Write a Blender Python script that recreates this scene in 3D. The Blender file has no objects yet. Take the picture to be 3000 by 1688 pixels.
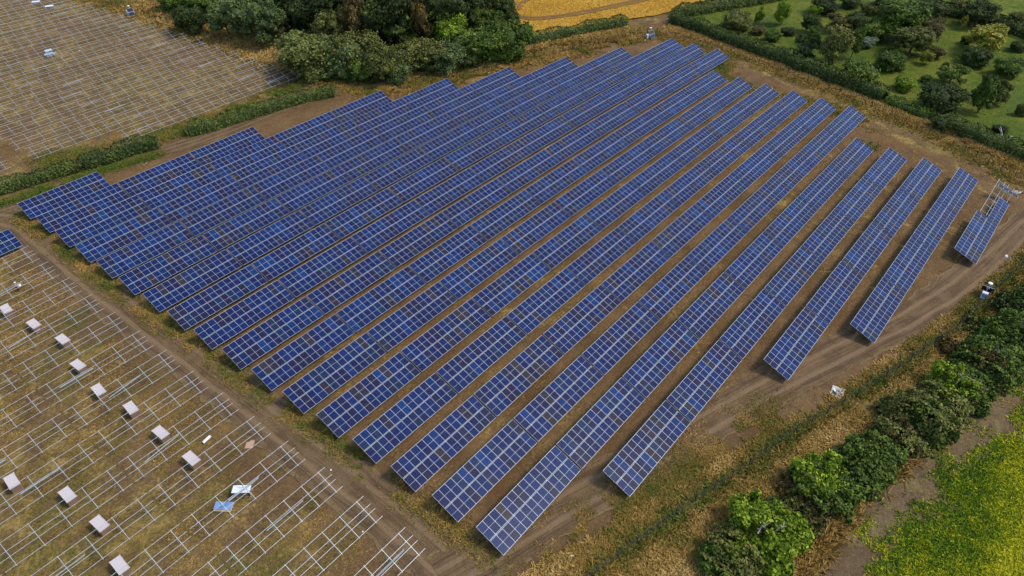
import bpy, math, random
import numpy as np
from mathutils import Vector, Matrix
from mathutils.geometry import delaunay_2d_cdt
R=math.radians; PI=math.pi
rnd=random.Random(7)
scene=bpy.context.scene
col=scene.collection

# ------------------------------------------------------------ camera and terrain (fitted to the site)
CAMZ,YAW,PITCH,ROLL,FOC=75.70778,0.8787339,0.6986112,-0.006643574,1.446684
PITCH_ROW,Y1,TILT,GAP=6.622975,136.6299,0.3685187,0.1343028
X0=[29.17,29.44,29.62,29.79,30.01,30.19,30.45,30.66,30.87,31.13,31.39,31.56,31.84,32.14,32.32,32.55,32.75,48.09,78.42,94.0,125.0]
NTAB=[1,3,5,6,7,8,9,10,10,10,9,9,9,9,9,9,8,7,5,4,1]
TER=[-0.453116, 0.000221121, 1.2754, -0.687669, -0.151048, -1.20038, 0.738495, 0.11101, -0.259581, -0.0689652, -0.926359, -0.60169]
W=1.058; TL=14*W; SL=4.28; HB=0.8
TERMS=[(2,0),(1,1),(0,2),(3,0),(2,1),(1,2),(0,3),(4,0),(3,1),(2,2),(1,3),(0,4)]
def smin(a,b,k):
    h=np.maximum(k-np.abs(a-b),0)/k
    return np.minimum(a,b)-h*h*k*.25
def smax(a,b,k): return -smin(-a,-b,k)
def H(x,y):
    x=np.asarray(x,float); y=np.asarray(y,float)
    X=smin(smax(x,22.,6.),184.,6.)
    hi=np.interp(X,[0,40,76,106,184],[142,142,136,128,92])
    lo=np.interp(X,[0,46,60,90,125,150,184],[28,28,20,10,2,12,34])
    Y=smin(smax(y,lo,6.),hi,6.)
    u=X/100; v=(Y-90)/60
    return sum(c*u**a*v**b for c,(a,b) in zip(TER,TERMS))
def h(x,y): return float(H(x,y))
cy,sy,cp,sp=math.cos(YAW),math.sin(YAW),math.cos(PITCH),math.sin(PITCH)
FWD=Vector((sy*cp,cy*cp,-sp)); RT=Vector((cy,-sy,0)); UPV=RT.cross(FWD)
R2=RT*math.cos(ROLL)+UPV*math.sin(ROLL); U2=-RT*math.sin(ROLL)+UPV*math.cos(ROLL)
def at(px,py,up=0.0):
    """ground point (raised by up metres) seen at a pixel of the 3000 px wide survey photo"""
    d=FWD+R2*((px-1500)/(1500*FOC))-U2*((py-844)/(1500*FOC))
    z=0.0
    for _ in range(12):
        t=(z+up-CAMZ)/d.z; q=d*t; z=h(q.x,q.y)
    return Vector((q.x,q.y,z))
def pxm(v): # photo pixels per metre at a world point
    return 1500*FOC/((Vector(v)-Vector((0,0,CAMZ))).dot(FWD))

cam=bpy.data.cameras.new('camera'); co=bpy.data.objects.new('camera',cam); col.objects.link(co)
co.matrix_world=Matrix(((R2.x,U2.x,-FWD.x,0),(R2.y,U2.y,-FWD.y,0),(R2.z,U2.z,-FWD.z,CAMZ),(0,0,0,1)))
cam.sensor_width=36; cam.lens=18*FOC; cam.clip_end=8000; cam.clip_start=.5
scene.camera=co

# ------------------------------------------------------------ light
w=bpy.data.worlds.new('World'); scene.world=w; w.use_nodes=True
nt=w.node_tree; bg=nt.nodes['Background']
sky=nt.nodes.new('ShaderNodeTexSky'); sky.sky_type='NISHITA'; sky.sun_disc=False
SUN_EL=R(52); sd=Vector((.62,-.78,0)).normalized()
sky.sun_elevation=SUN_EL; sky.sun_rotation=math.atan2(sd.x,sd.y)
sky.air_density=1.0; sky.dust_density=1.2; sky.ozone_density=1.0
nt.links.new(sky.outputs[0],bg.inputs[0]); bg.inputs[1].default_value=.145
sl=bpy.data.lights.new('sun','SUN'); sl.energy=1.5; sl.angle=R(12); sl.color=(1,.95,.87)
so=bpy.data.objects.new('sun',sl); col.objects.link(so)
so.rotation_euler=(-(Vector((sd.x*math.cos(SUN_EL),sd.y*math.cos(SUN_EL),math.sin(SUN_EL))))).to_track_quat('-Z','Y').to_euler()
scene.view_settings.view_transform='Standard'; scene.view_settings.look='None'
scene.view_settings.exposure=0.68

# ------------------------------------------------------------ helpers
def tag(o,label=None,cat=None,group=None,kind=None):
    if label: o['label']=label
    if cat: o['category']=cat
    if group: o['group']=group
    if kind: o['kind']=kind
    return o
def empty(name,loc,rot=(0,0,0)):
    o=bpy.data.objects.new(name,None); col.objects.link(o); o.location=loc; o.rotation_euler=rot
    o.empty_display_size=.3
    return o
def link(name,me,parent=None,loc=(0,0,0),rot=(0,0,0)):
    o=bpy.data.objects.new(name,me); col.objects.link(o)
    if parent: o.parent=parent
    o.location=loc; o.rotation_euler=rot
    return o
def npmesh(name,verts,faces_flat,counts,mats,attr=None,midx=None,smooth=False,attr2=None):
    me=bpy.data.meshes.new(name)
    verts=np.asarray(verts,np.float32); faces_flat=np.asarray(faces_flat,np.int32); counts=np.asarray(counts,np.int32)
    me.vertices.add(len(verts)); me.vertices.foreach_set('co',verts.ravel())
    me.loops.add(len(faces_flat)); me.loops.foreach_set('vertex_index',faces_flat)
    me.polygons.add(len(counts)); st=np.concatenate([[0],np.cumsum(counts)[:-1]]).astype(np.int32)
    me.polygons.foreach_set('loop_start',st)
    try: me.polygons.foreach_set('loop_total',counts)
    except Exception: pass
    for m in (mats if isinstance(mats,(list,tuple)) else [mats]): me.materials.append(m)
    if midx is not None: me.polygons.foreach_set('material_index',np.asarray(midx,np.int32))
    me.update(calc_edges=True); me.validate()
    if attr is not None:
        a=me.attributes.new('tint','FLOAT','POINT'); a.data.foreach_set('value',np.asarray(attr,np.float32))
    if attr2 is not None:
        a=me.attributes.new('veg','FLOAT','POINT'); a.data.foreach_set('value',np.asarray(attr2,np.float32))
    if smooth: me.polygons.foreach_set('use_smooth',np.ones(len(counts),bool))
    return me
class MB:
    def __init__(s): s.v=[];s.f=[];s.m=[]
    def box(s,c,d,mi=0,rx=0,rz=0,ry=0):
        M=Matrix.Translation(c)@Matrix.Rotation(rz,4,'Z')@Matrix.Rotation(ry,4,'Y')@Matrix.Rotation(rx,4,'X')
        n=len(s.v)
        for z in (-.5,.5):
            for a,b in ((-.5,-.5),(.5,-.5),(.5,.5),(-.5,.5)): s.v.append(tuple(M@Vector((a*d[0],b*d[1],z*d[2]))))
        for f in ((0,3,2,1),(4,5,6,7),(0,1,5,4),(1,2,6,5),(2,3,7,6),(3,0,4,7)): s.f.append(tuple(n+i for i in f)); s.m.append(mi)
    def bar(s,a,b,wd,dp,mi=0):
        a=Vector(a);b=Vector(b);d=(b-a);L=d.length;d.normalize()
        u=Vector((0,0,1)) if abs(d.z)<.95 else Vector((0,1,0))
        x=d.cross(u).normalized();y=x.cross(d)
        n=len(s.v)
        for q in (a,b):
            for i,j in ((-.5,-.5),(.5,-.5),(.5,.5),(-.5,.5)): s.v.append(tuple(q+x*i*wd+y*j*dp))
        for f in ((0,3,2,1),(4,5,6,7),(0,1,5,4),(1,2,6,5),(2,3,7,6),(3,0,4,7)): s.f.append(tuple(n+i for i in f)); s.m.append(mi)
    def tube(s,pts,rad,seg=6,mi=0,cap=True):
        pts=[Vector(p) for p in pts]; rings=[]
        for i,p in enumerate(pts):
            d=(pts[min(i+1,len(pts)-1)]-pts[max(i-1,0)]).normalized()
            u=Vector((0,0,1)) if abs(d.z)<.9 else Vector((1,0,0))
            x=d.cross(u).normalized();y=x.cross(d); r=rad[i] if isinstance(rad,(list,tuple)) else rad
            n=len(s.v); rings.append(n)
            for k in range(seg): a=2*PI*k/seg; s.v.append(tuple(p+x*math.cos(a)*r+y*math.sin(a)*r))
        for a,b in zip(rings,rings[1:]):
            for k in range(seg): s.f.append((a+k,a+(k+1)%seg,b+(k+1)%seg,b+k)); s.m.append(mi)
        if cap:
            s.f.append(tuple(rings[0]+k for k in range(seg)));s.m.append(mi)
            s.f.append(tuple(rings[-1]+k for k in reversed(range(seg))));s.m.append(mi)
    def ell(s,c,r,mi=0,su=10,sv=7):
        n=len(s.v)
        for j in range(sv+1):
            t=PI*j/sv
            for i in range(su):
                a=2*PI*i/su; s.v.append((c[0]+r[0]*math.sin(t)*math.cos(a),c[1]+r[1]*math.sin(t)*math.sin(a),c[2]+r[2]*math.cos(t)))
        for j in range(sv):
            for i in range(su): s.f.append((n+j*su+i,n+(j+1)*su+i,n+(j+1)*su+(i+1)%su,n+j*su+(i+1)%su)); s.m.append(mi)
    def mesh(s,name,mats,smooth=False):
        me=bpy.data.meshes.new(name); me.from_pydata(s.v,[],s.f)
        for m in (mats if isinstance(mats,(list,tuple)) else [mats]): me.materials.append(m)
        me.polygons.foreach_set('material_index',s.m)
        if smooth: me.polygons.foreach_set('use_smooth',[True]*len(s.f))
        me.update(); return me
ORD=['','first','second','third','fourth','fifth','sixth','seventh','eighth','ninth','tenth','eleventh','twelfth','thirteenth','fourteenth','fifteenth','sixteenth','seventeenth','eighteenth','nineteenth','twentieth','twenty-first']

# ------------------------------------------------------------ materials
def mat(name,color=(.5,.5,.5),rough=.6,metal=0.,spec=.5):
    m=bpy.data.materials.new(name); m.use_nodes=True
    b=m.node_tree.nodes['Principled BSDF']
    b.inputs['Base Color'].default_value=(*color,1); b.inputs['Roughness'].default_value=rough
    b.inputs['Metallic'].default_value=metal; b.inputs['Specular IOR Level'].default_value=spec
    return m
class N:
    def __init__(s,m): s.t=m.node_tree; s.b=s.t.nodes['Principled BSDF']
    def new(s,k,**kw):
        n=s.t.nodes.new(k)
        for a,b in kw.items(): setattr(n,a,b)
        return n
    def l(s,a,b): s.t.links.new(a,b)
    def noise(s,scale,detail=4,rough=.55,vec=None,dist=0.):
        n=s.new('ShaderNodeTexNoise'); n.inputs['Scale'].default_value=scale; n.inputs['Detail'].default_value=detail
        n.inputs['Roughness'].default_value=rough; n.inputs['Distortion'].default_value=dist
        if vec is not None: s.l(vec,n.inputs['Vector'])
        return n.outputs[0]
    def geo(s): return s.new('ShaderNodeNewGeometry').outputs['Position']
    def scale(s,vec,v):
        n=s.new('ShaderNodeMapping'); n.inputs['Scale'].default_value=v; s.l(vec,n.inputs['Vector']); return n.outputs[0]
    def ramp(s,fac,stops):
        n=s.new('ShaderNodeValToRGB'); e=n.color_ramp.elements
        while len(e)>1: e.remove(e[-1])
        e[0].position=stops[0][0]; e[0].color=(*stops[0][1],1)
        for p,c in stops[1:]:
            k=e.new(p); k.color=(*c,1)
        s.l(fac,n.inputs[0]); return n.outputs[0]
    def math(s,op,a,b=None,clamp=False):
        n=s.new('ShaderNodeMath',operation=op,use_clamp=clamp)
        for i,v in enumerate((a,b)):
            if v is None: continue
            if isinstance(v,(int,float)): n.inputs[i].default_value=v
            else: s.l(v,n.inputs[i])
        return n.outputs[0]
    def mix(s,f,a,b,mode='MIX'):
        n=s.new('ShaderNodeMix',data_type='RGBA',blend_type=mode)
        for k,v in ((0,f),(6,a),(7,b)):
            if isinstance(v,(int,float)): n.inputs[k].default_value=v
            elif isinstance(v,tuple): n.inputs[k].default_value=(*v,1)
            else: s.l(v,n.inputs[k])
        return n.outputs[2]
    def attr(s,name): 
        n=s.new('ShaderNodeAttribute'); n.attribute_name=name; return n.outputs['Fac']
    def step(s,v,a,b):
        n=s.new('ShaderNodeMapRange',interpolation_type='SMOOTHSTEP'); n.inputs[1].default_value=a; n.inputs[2].default_value=b
        s.l(v,n.inputs[0]); return n.outputs[0]
    def bump(s,hgt,strength,dist):
        n=s.new('ShaderNodeBump'); n.inputs['Strength'].default_value=strength; n.inputs['Distance'].default_value=dist
        s.l(hgt,n.inputs['Height']); s.l(n.outputs[0],s.b.inputs['Normal'])
    def base(s,c): s.l(c,s.b.inputs['Base Color'])
def g3(r): return (r,r,r)

SOIL=(.118,.066,.027); SOIL2=(.222,.130,.056); DRY=(.36,.23,.075); OLIVE=(.155,.115,.030); GREEN=(.080,.098,.018); RUST=(.20,.085,.028)
def ground_mat(name,soil=SOIL,soil2=SOIL2,dry=DRY,olive=OLIVE,green=GREEN,bias=0.0,attr='veg',stretch=None):
    m=mat(name,rough=.95,spec=.15); n=N(m); p=n.geo()
    if stretch: p=n.scale(p,stretch)
    big=n.noise(.045,4,.55,p,.4); med=n.noise(.33,5,.62,p,.6); fine=n.noise(2.6,4,.7,p,.5); vf=n.noise(11,3,.7,p)
    soilc=n.mix(n.step(n.mix(.5,n.noise(.16,5,.6,p,.5),fine),.38,.66),soil,soil2)
    soilc=n.mix(n.math('MULTIPLY',n.step(n.noise(.09,3,.5,p),.56,.72),.35),soilc,RUST)
    grassc=n.ramp(n.math('ADD',n.math('MULTIPLY',med,.55),n.math('MULTIPLY',fine,.45)),[(.33,green),(.43,olive),(.52,(.215,.15,.04)),(.62,dry),(.74,(.48,.33,.13))])
    v=n.attr(attr)
    f=n.math('ADD',v,n.math('MULTIPLY',n.math('SUBTRACT',n.math('ADD',n.math('MULTIPLY',med,.6),n.math('MULTIPLY',n.math('ADD',fine,big),.5)),.8),2.6))
    f=n.step(n.math('ADD',f,bias),.25,.85)
    c=n.mix(f,soilc,grassc)
    c=n.mix(1.0,c,n.ramp(vf,[(.25,g3(.62)),(.5,g3(1)),(.75,g3(1.3))]),'MULTIPLY')
    n.base(c); n.bump(n.math('ADD',fine,n.math('MULTIPLY',vf,.5)),.9,.18)
    return m
M={}
M['ground']=ground_mat('ground_soil_grass')
M['leafgrass']=None
# panels
def module_mat():
    m=mat('solar_cell_glass',rough=.16,spec=.10); n=N(m)
    rn=n.new('ShaderNodeObjectInfo').outputs['Random']
    c=n.ramp(rn,[(0.,(.003,.030,.125)),(.10,(.003,.017,.088)),(.40,(.003,.012,.070)),(.62,(.005,.010,.058)),(.80,(.012,.009,.035)),(.90,(.005,.022,.070)),(.955,(.020,.015,.030)),(1.,(.030,.023,.029))])
    uv=n.new('ShaderNodeUVMap'); uv.uv_map='uv'; sx=n.new('ShaderNodeSeparateXYZ'); n.l(uv.outputs[0],sx.inputs[0])
    def lines(o,k,wd):
        f=n.math('FRACT',n.math('MULTIPLY',o,k)); a=n.math('ABSOLUTE',n.math('SUBTRACT',f,.5)); return n.math('GREATER_THAN',a,.5-wd)
    cell=n.math('MAXIMUM',lines(sx.outputs[0],6,.018),n.math('MULTIPLY',lines(sx.outputs[1],24,.03),.6))
    bus=n.math('MULTIPLY',lines(sx.outputs[0],54,.06),.5)
    c=n.mix(n.math('MULTIPLY',n.math('MAXIMUM',cell,bus),.25),c,(.25,.28,.34))
    mid=n.math('LESS_THAN',n.math('ABSOLUTE',n.math('SUBTRACT',sx.outputs[1],.5)),.006)
    c=n.mix(mid,c,(.60,.63,.66))
    n.base(c)
    r=n.noise(.7,3,.6,n.geo()); n.l(n.math('ADD',n.math('MULTIPLY',r,.22),.16),n.b.inputs['Roughness'])
    return m
M['cell']=module_mat()
M['alu']=mat('anodised_aluminium',(.48,.53,.60),.45,.2)
M['backsheet']=mat('white_backsheet',(.7,.7,.7),.6)
def galv():
    m=mat('galvanised_steel',rough=.42,metal=.35); n=N(m)
    n.base(n.ramp(n.noise(3,3,.6,n.geo()),[(.3,(.42,.46,.46)),(.7,(.62,.67,.66))])); return m
M['galv']=galv()
M['darksteel']=mat('dark_steel',(.22,.23,.23),.6,.3)  # shade on the front posts is put into this darker steel colour
M['wood']=mat('fence_post_timber',(.030,.024,.018),.9)
M['wire']=mat('dark_green_wire',(.03,.05,.04),.6,.2)
M['white']=mat('white_paint',(.82,.82,.82),.4)
M['blue']=mat('blue_sign',(.02,.13,.55),.4)
M['black']=mat('black_plastic',(.02,.02,.025),.5)
M['glassdark']=mat('dark_solar_glass',(.012,.014,.03),.15)
M['bark']=mat('bark',(.10,.075,.05),.9)
M['deadwood']=mat('dead_wood',(.38,.34,.29),.9)
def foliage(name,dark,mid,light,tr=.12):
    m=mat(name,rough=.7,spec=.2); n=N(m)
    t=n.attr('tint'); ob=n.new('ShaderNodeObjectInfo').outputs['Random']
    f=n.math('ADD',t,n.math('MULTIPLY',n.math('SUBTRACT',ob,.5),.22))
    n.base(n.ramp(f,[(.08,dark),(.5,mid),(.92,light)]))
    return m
F={}
F['dark']=foliage('foliage_dark',(0.018,0.028,0.007),(0.050,0.072,0.013),(0.115,0.142,0.025))
F['green']=foliage('foliage_green',(0.028,0.051,0.007),(0.088,0.135,0.016),(0.211,0.259,0.032))
F['bright']=foliage('foliage_bright',(0.060,0.102,0.006),(0.183,0.259,0.013),(0.384,0.457,0.034))
F['olive']=foliage('foliage_olive',(0.038,0.046,0.010),(0.123,0.132,0.025),(0.270,0.247,0.057))
F['willow']=foliage('foliage_willow',(0.035,0.057,0.016),(0.117,0.158,0.043),(0.255,0.285,0.089))
F['yellow']=foliage('foliage_yellow',(0.074,0.084,0.011),(0.240,0.232,0.025),(0.480,0.405,0.064))
F['lime']=foliage('foliage_lime',(.045,.060,.012),(.135,.150,.030),(.25,.255,.060))
F['autumn']=foliage('foliage_autumn',(0.050,0.038,0.010),(0.150,0.098,0.025),(0.27,0.175,0.045))
F['brown']=foliage('foliage_brown',(0.046,0.043,0.011),(0.128,0.105,0.028),(0.255,0.180,0.051))
F['grey']=foliage('foliage_grey',(0.068,0.088,0.052),(0.180,0.225,0.128),(0.360,0.405,0.242))
F['hedge']=foliage('foliage_hedge',(0.024,0.040,0.008),(0.073,0.101,0.018),(0.164,0.189,0.034))
def tuftmat(name,stops):
    m=mat(name,rough=.85,spec=.15); n=N(m); n.base(n.ramp(n.attr('tint'),stops)); return m
M['tuft']=tuftmat('dry_grass_blades',[(0,(.055,.110,.012)),(.22,(.105,.135,.018)),(.42,(.20,.155,.030)),(.62,(.34,.205,.048)),(.82,(.46,.29,.085)),(1,(.56,.39,.15))])
M['mustard']=tuftmat('mustard_plants',[(0,(.040,.105,.006)),(.26,(.090,.165,.006)),(.46,(.19,.25,.008)),(.62,(.33,.34,.008)),(.82,(.50,.46,.010)),(1,(.62,.55,.03))])

# ------------------------------------------------------------ ground sheets
def pts(*l): return [at(*q) for q in l]
def xy(l): return [(p.x,p.y) for p in l]
TRACK_W=pts((-60,640),(10,645),(70,662),(150,730),(260,822),(400,930),(520,1020),(660,1128),(800,1240),(930,1345),(1060,1450),(1180,1545),(1290,1640),(1390,1730))
TRACK_S=pts((1290,1700),(1420,1625),(1600,1515),(1800,1400),(2000,1285),(2200,1165),(2380,1070),(2560,985),(2720,900),(2860,800),(2990,680),(3080,600))
TRACK_N=pts((-60,632),(60,590),(180,545),(330,490),(470,448),(620,400),(760,345),(900,290),(1060,240),(1200,215))
def seg_dist(x,y,poly):
    d=np.full(np.shape(x),1e9)
    for a,b in zip(poly,poly[1:]):
        ax,ay,bx,by=a[0],a[1],b[0],b[1]; dx,dy=bx-ax,by-ay
        t=np.clip(((x-ax)*dx+(y-ay)*dy)/(dx*dx+dy*dy+1e-9),0,1)
        d=np.minimum(d,np.hypot(x-ax-t*dx,y-ay-t*dy))
    return d
def inside(x,y,poly):
    x=np.asarray(x);y=np.asarray(y);c=np.zeros(x.shape,bool);j=len(poly)-1
    for i in range(len(poly)):
        xi,yi=poly[i];xj,yj=poly[j]
        c^=((yi>y)!=(yj>y))&(x<(xj-xi)*(y-yi)/(yj-yi+1e-12)+xi); j=i
    return c
# regions (photo outlines put down on the terrain)
REG_LEFT=xy(pts((-400,700),(20,690),(250,850),(500,1035),(800,1270),(1060,1480),(1250,1688),(1250,2000),(-800,2200)))
REG_UP=xy(pts((-600,520),(0,475),(110,480),(380,425),(900,235),(880,200),(500,70),(250,-10),(100,-60),(-900,-60)))
REG_PANEL=xy(pts((0,620),(300,500),(700,345),(1000,250),(1400,165),(1950,100),(2120,120),(2230,215),(2600,400),(2900,500),(2990,650),(2900,740),(2500,970),(2000,1260),(1500,1580),(1380,1630),(1200,1500),(800,1180),(200,740)))
REG_ORCH=xy(pts((1960,62),(2080,28),(2300,-4),(2500,-60),(3700,-120),(3900,200),(3600,700),(3020,478),(2860,415),(2700,360),(2560,292),(2400,225),(2200,150),(2050,92)))
REG_WHEAT=xy(pts((1425,-80),(1440,20),(1458,62),(1500,88),(1530,108),(1600,108),(1700,84),(1850,57),(1920,48),(2010,24),(2100,-4),(2250,-80)))
REG_STRIP=xy(pts((1500,1700),(1900,1480),(2200,1290),(2500,1110),(2800,900),(3000,720),(3300,500),(3500,700),(3050,1000),(2700,1320),(2330,1700)))
REG_CROP=xy(pts((2200,1760),(2420,1560),(2620,1345),(2800,1190),(3000,1035),(3200,900),(3700,1300),(3300,2000),(2100,2000)))
tw,ts,tn=xy(TRACK_W),xy(TRACK_S),xy(TRACK_N)
def axis(a,b,s,ext):
    c=list(np.arange(a,b+.01,s)); lo=[a-ext[0],a-ext[1],a-ext[2]]; hi=[b+ext[2],b+ext[1],b+ext[0]]
    return np.array(lo+c+hi)
gx=axis(-30,330,1.5,(2500,600,120)); gy=axis(-60,300,1.5,(2500,600,120))
GX,GY=np.meshgrid(gx,gy); GZ=H(GX,GY)
rs=np.random.RandomState(3)
veg=np.full(GX.shape,.55)
veg[inside(GX,GY,REG_PANEL)]=.24
veg[inside(GX,GY,REG_LEFT)]=.50
veg[inside(GX,GY,REG_UP)]=.46
veg[inside(GX,GY,REG_STRIP)]=.95
veg[inside(GX,GY,REG_ORCH)]=1.
for t,wd in ((tw,4.5),(ts,4.),(tn,4.)):
    d=seg_dist(GX,GY,t); veg=np.where(d<wd+4,veg*np.clip((d-wd)/4,0,1)-.25*(d<wd),veg)
nr,nc=GX.shape
idx=np.arange(nr*nc).reshape(nr,nc)
quads=np.stack([idx[:-1,:-1],idx[:-1,1:],idx[1:,1:],idx[1:,:-1]],-1).reshape(-1,4)
me=npmesh('ground',np.stack([GX.ravel(),GY.ravel(),GZ.ravel()],-1),quads.ravel(),np.full(len(quads),4),M['ground'],attr2=veg.ravel(),smooth=True)
tag(link('ground',me),'dry brown soil and patchy dry grass of the solar site','ground',kind='structure')

def sheet(name,poly,step,m,off=.03,jit=0.,label=None,parent=None,seed=1):
    rs=np.random.RandomState(seed)
    # refine and roughen the outline
    out=[]
    for a,b in zip(poly,poly[1:]+poly[:1]):
        n=max(1,int(math.hypot(b[0]-a[0],b[1]-a[1])/step))
        for i in range(n):
            t=i/n; out.append((a[0]+(b[0]-a[0])*t+rs.uniform(-jit,jit),a[1]+(b[1]-a[1])*t+rs.uniform(-jit,jit)))
    P=np.array(out); x0,y0=P.min(0);x1,y1=P.max(0)
    xs,ys=np.meshgrid(np.arange(x0,x1,step),np.arange(y0,y1,step)); xs=xs.ravel();ys=ys.ravel()
    k=inside(xs,ys,out)&(seg_dist(xs,ys,out+out[:1])>step*.5); xs=xs[k];ys=ys[k]
    vs=[Vector(q) for q in out]+[Vector((a,b)) for a,b in zip(xs,ys)]
    r=delaunay_2d_cdt(vs,[],[list(range(len(out)))],1,1e-4)
    V=np.array([(v.x,v.y) for v in r[0]]); Z=H(V[:,0],V[:,1])+off
    ff=[f for f in r[2]]
    me=npmesh(name,np.column_stack([V,Z]),[i for f in ff for i in f],[len(f) for f in ff],m,attr2=np.ones(len(V)),smooth=True)
    o=link(name,me,parent)
    if parent is None: tag(o,label,name.replace('_',' '),kind='structure')
    return o
def ribbon(name,line,wid,m,off=.05,label=None,jit=.35,seed=1,seg=1.2,parent=None,nw=6):
    rs=np.random.RandomState(seed); L=[Vector((a[0],a[1])) for a in line]; out=[];acc=0
    def cr(p0,p1,p2,p3,t): return .5*((2*p1)+(-p0+p2)*t+(2*p0-5*p1+4*p2-p3)*t*t+(-p0+3*p1-3*p2+p3)*t**3)
    for i in range(len(L)-1):
        p0=L[max(i-1,0)];p1=L[i];p2=L[i+1];p3=L[min(i+2,len(L)-1)]; n=max(1,int((p2-p1).length/seg))
        for k in range(n): out.append(cr(p0,p1,p2,p3,k/n))
    out.append(L[-1])
    V=[];UV=[]
    for i,p in enumerate(out):
        d=(out[min(i+1,len(out)-1)]-out[max(i-1,0)]).normalized(); nn=Vector((-d.y,d.x))
        if i: acc+=(p-out[i-1]).length
        for k in range(nw+1):
            t=k/nw-.5; e=rs.uniform(-jit,jit) if k in (0,nw) else 0
            q=p+nn*(t*wid+e); V.append((q.x,q.y)); UV.append((t,acc))
    V=np.array(V); Z=H(V[:,0],V[:,1])+off; n=len(out)
    id_=np.arange(n*(nw+1)).reshape(n,nw+1)
    q=np.stack([id_[:-1,:-1],id_[1:,:-1],id_[1:,1:],id_[:-1,1:]],-1)[:,:, ::-1].reshape(-1,4)
    me=npmesh(name,np.column_stack([V,Z]),q.ravel(),np.full(len(q),4),m,smooth=True,attr=[u[0] for u in UV],attr2=[u[1] for u in UV])
    o=link(name,me,parent)
    if parent is None: tag(o,label,'track',kind='structure')
    return o
def track_mat():
    m=mat('wheel_rutted_earth',rough=.95,spec=.15); n=N(m); p=n.geo(); t=n.attr('tint')
    wob=n.math('MULTIPLY',n.math('SUBTRACT',n.noise(.12,3,.5,p),.5),.16)
    a=n.math('ABSOLUTE',n.math('ADD',t,wob))
    rut=n.math('SUBTRACT',1,n.step(n.math('ABSOLUTE',n.math('SUBTRACT',a,.19)),.02,.085))
    rut2=n.math('SUBTRACT',1,n.step(n.math('ABSOLUTE',n.math('SUBTRACT',a,.33)),.01,.04))
    cx=n.new('ShaderNodeCombineXYZ'); n.l(n.math('MULTIPLY',t,34),cx.inputs[0]); n.l(n.math('MULTIPLY',n.attr('veg'),.11),cx.inputs[1]); stk=n.noise(1.,4,.65,cx.outputs[0],.3)
    fine=n.noise(2.2,5,.7,p,.4); vf=n.noise(9,3,.7,p)
    c=n.mix(n.step(n.math('ADD',n.math('MULTIPLY',n.noise(.25,5,.65,p,.6),.5),n.math('MULTIPLY',stk,.5)),.41,.59),(.118,.070,.034),(.195,.122,.060))
    c=n.mix(n.math('MULTIPLY',rut,.75),c,(.245,.158,.082))
    c=n.mix(n.math('MULTIPLY',rut2,.5),c,(.095,.056,.03))
    c=n.mix(n.math('MULTIPLY',n.step(n.math('ADD',fine,n.math('MULTIPLY',n.math('SUBTRACT',n.step(a,.30,.5),.5),.5)),.62,.82),.8),c,(.24,.17,.07))
    c=n.mix(1.0,c,n.ramp(vf,[(.25,g3(.65)),(.5,g3(1)),(.75,g3(1.28))]),'MULTIPLY')
    n.base(c); n.bump(n.math('ADD',n.math('MULTIPLY',stk,1.6),n.math('SUBTRACT',n.math('ADD',fine,n.math('MULTIPLY',vf,.4)),n.math('MULTIPLY',rut,.8))),.9,.15)
    return m
M['track']=track_mat()
ribbon('dirt_track',tw,7.2,M['track'],label='rutted brown dirt track along the left ends of the panel rows',seed=3)
ribbon('dirt_track',ts,6.4,M['track'],off=.08,label='faint dirt track between the panel rows and the lower right fence',seed=4)
ribbon('dirt_track',tn,4.5,M['track'],off=.065,label='reddish earth strip between the clipped hedges and the back panel row',seed=5)
def grass_mat(name,a,b,c_,d):
    m=mat(name,rough=.9,spec=.15); n=N(m); p=n.geo()
    ps=n.scale(p,(1,1,1)); big=n.noise(.05,4,.6,p,.8); med=n.noise(.4,5,.65,p,.5); f=n.noise(5,3,.7,p)
    v=n.math('ADD',n.math('MULTIPLY',big,.55),n.math('MULTIPLY',med,.45))
    c=n.ramp(v,[(.36,a),(.46,b),(.55,c_),(.66,d)])
    c=n.mix(1.0,c,n.ramp(f,[(.25,g3(.7)),(.5,g3(1)),(.75,g3(1.25))]),'MULTIPLY')
    n.base(c); n.bump(n.math('ADD',med,f),.8,.2); return m
M['meadow']=grass_mat('orchard_grass',(.050,.085,.008),(.080,.115,.010),(.125,.145,.014),(.20,.170,.030))
sheet('orchard_meadow',REG_ORCH,3,M['meadow'],.04,.6,'green rough grass of the old orchard at upper right')
def wheat_mat():
    m=mat('ripe_wheat',rough=.9,spec=.15); n=N(m); p=n.geo()
    st=n.new('ShaderNodeMapping'); st.inputs['Rotation'].default_value=(0,0,R(-28)); n.l(p,st.inputs['Vector'])
    ps=n.scale(st.outputs[0],(.35,3.,1)); big=n.noise(.04,3,.5,p,.6); row=n.noise(.9,4,.6,ps); f=n.noise(7,3,.7,p)
    v=n.math('ADD',n.math('MULTIPLY',big,.4),n.math('MULTIPLY',row,.6))
    c=n.ramp(v,[(.34,(.36,.175,.015)),(.48,(.50,.260,.024)),(.62,(.60,.34,.042))])
    c=n.mix(1.0,c,n.ramp(f,[(.25,g3(.72)),(.5,g3(1)),(.75,g3(1.2))]),'MULTIPLY')
    n.base(c); n.bump(n.math('ADD',row,f),.8,.2); return m
M['wheat']=wheat_mat()
wf=sheet('wheat_field',REG_WHEAT,3,M['wheat'],.35,.2,'ripe golden wheat field at the top')
M['rut']=mat('wheat_wheel_rut',(.20,.10,.016),.95)
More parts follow.
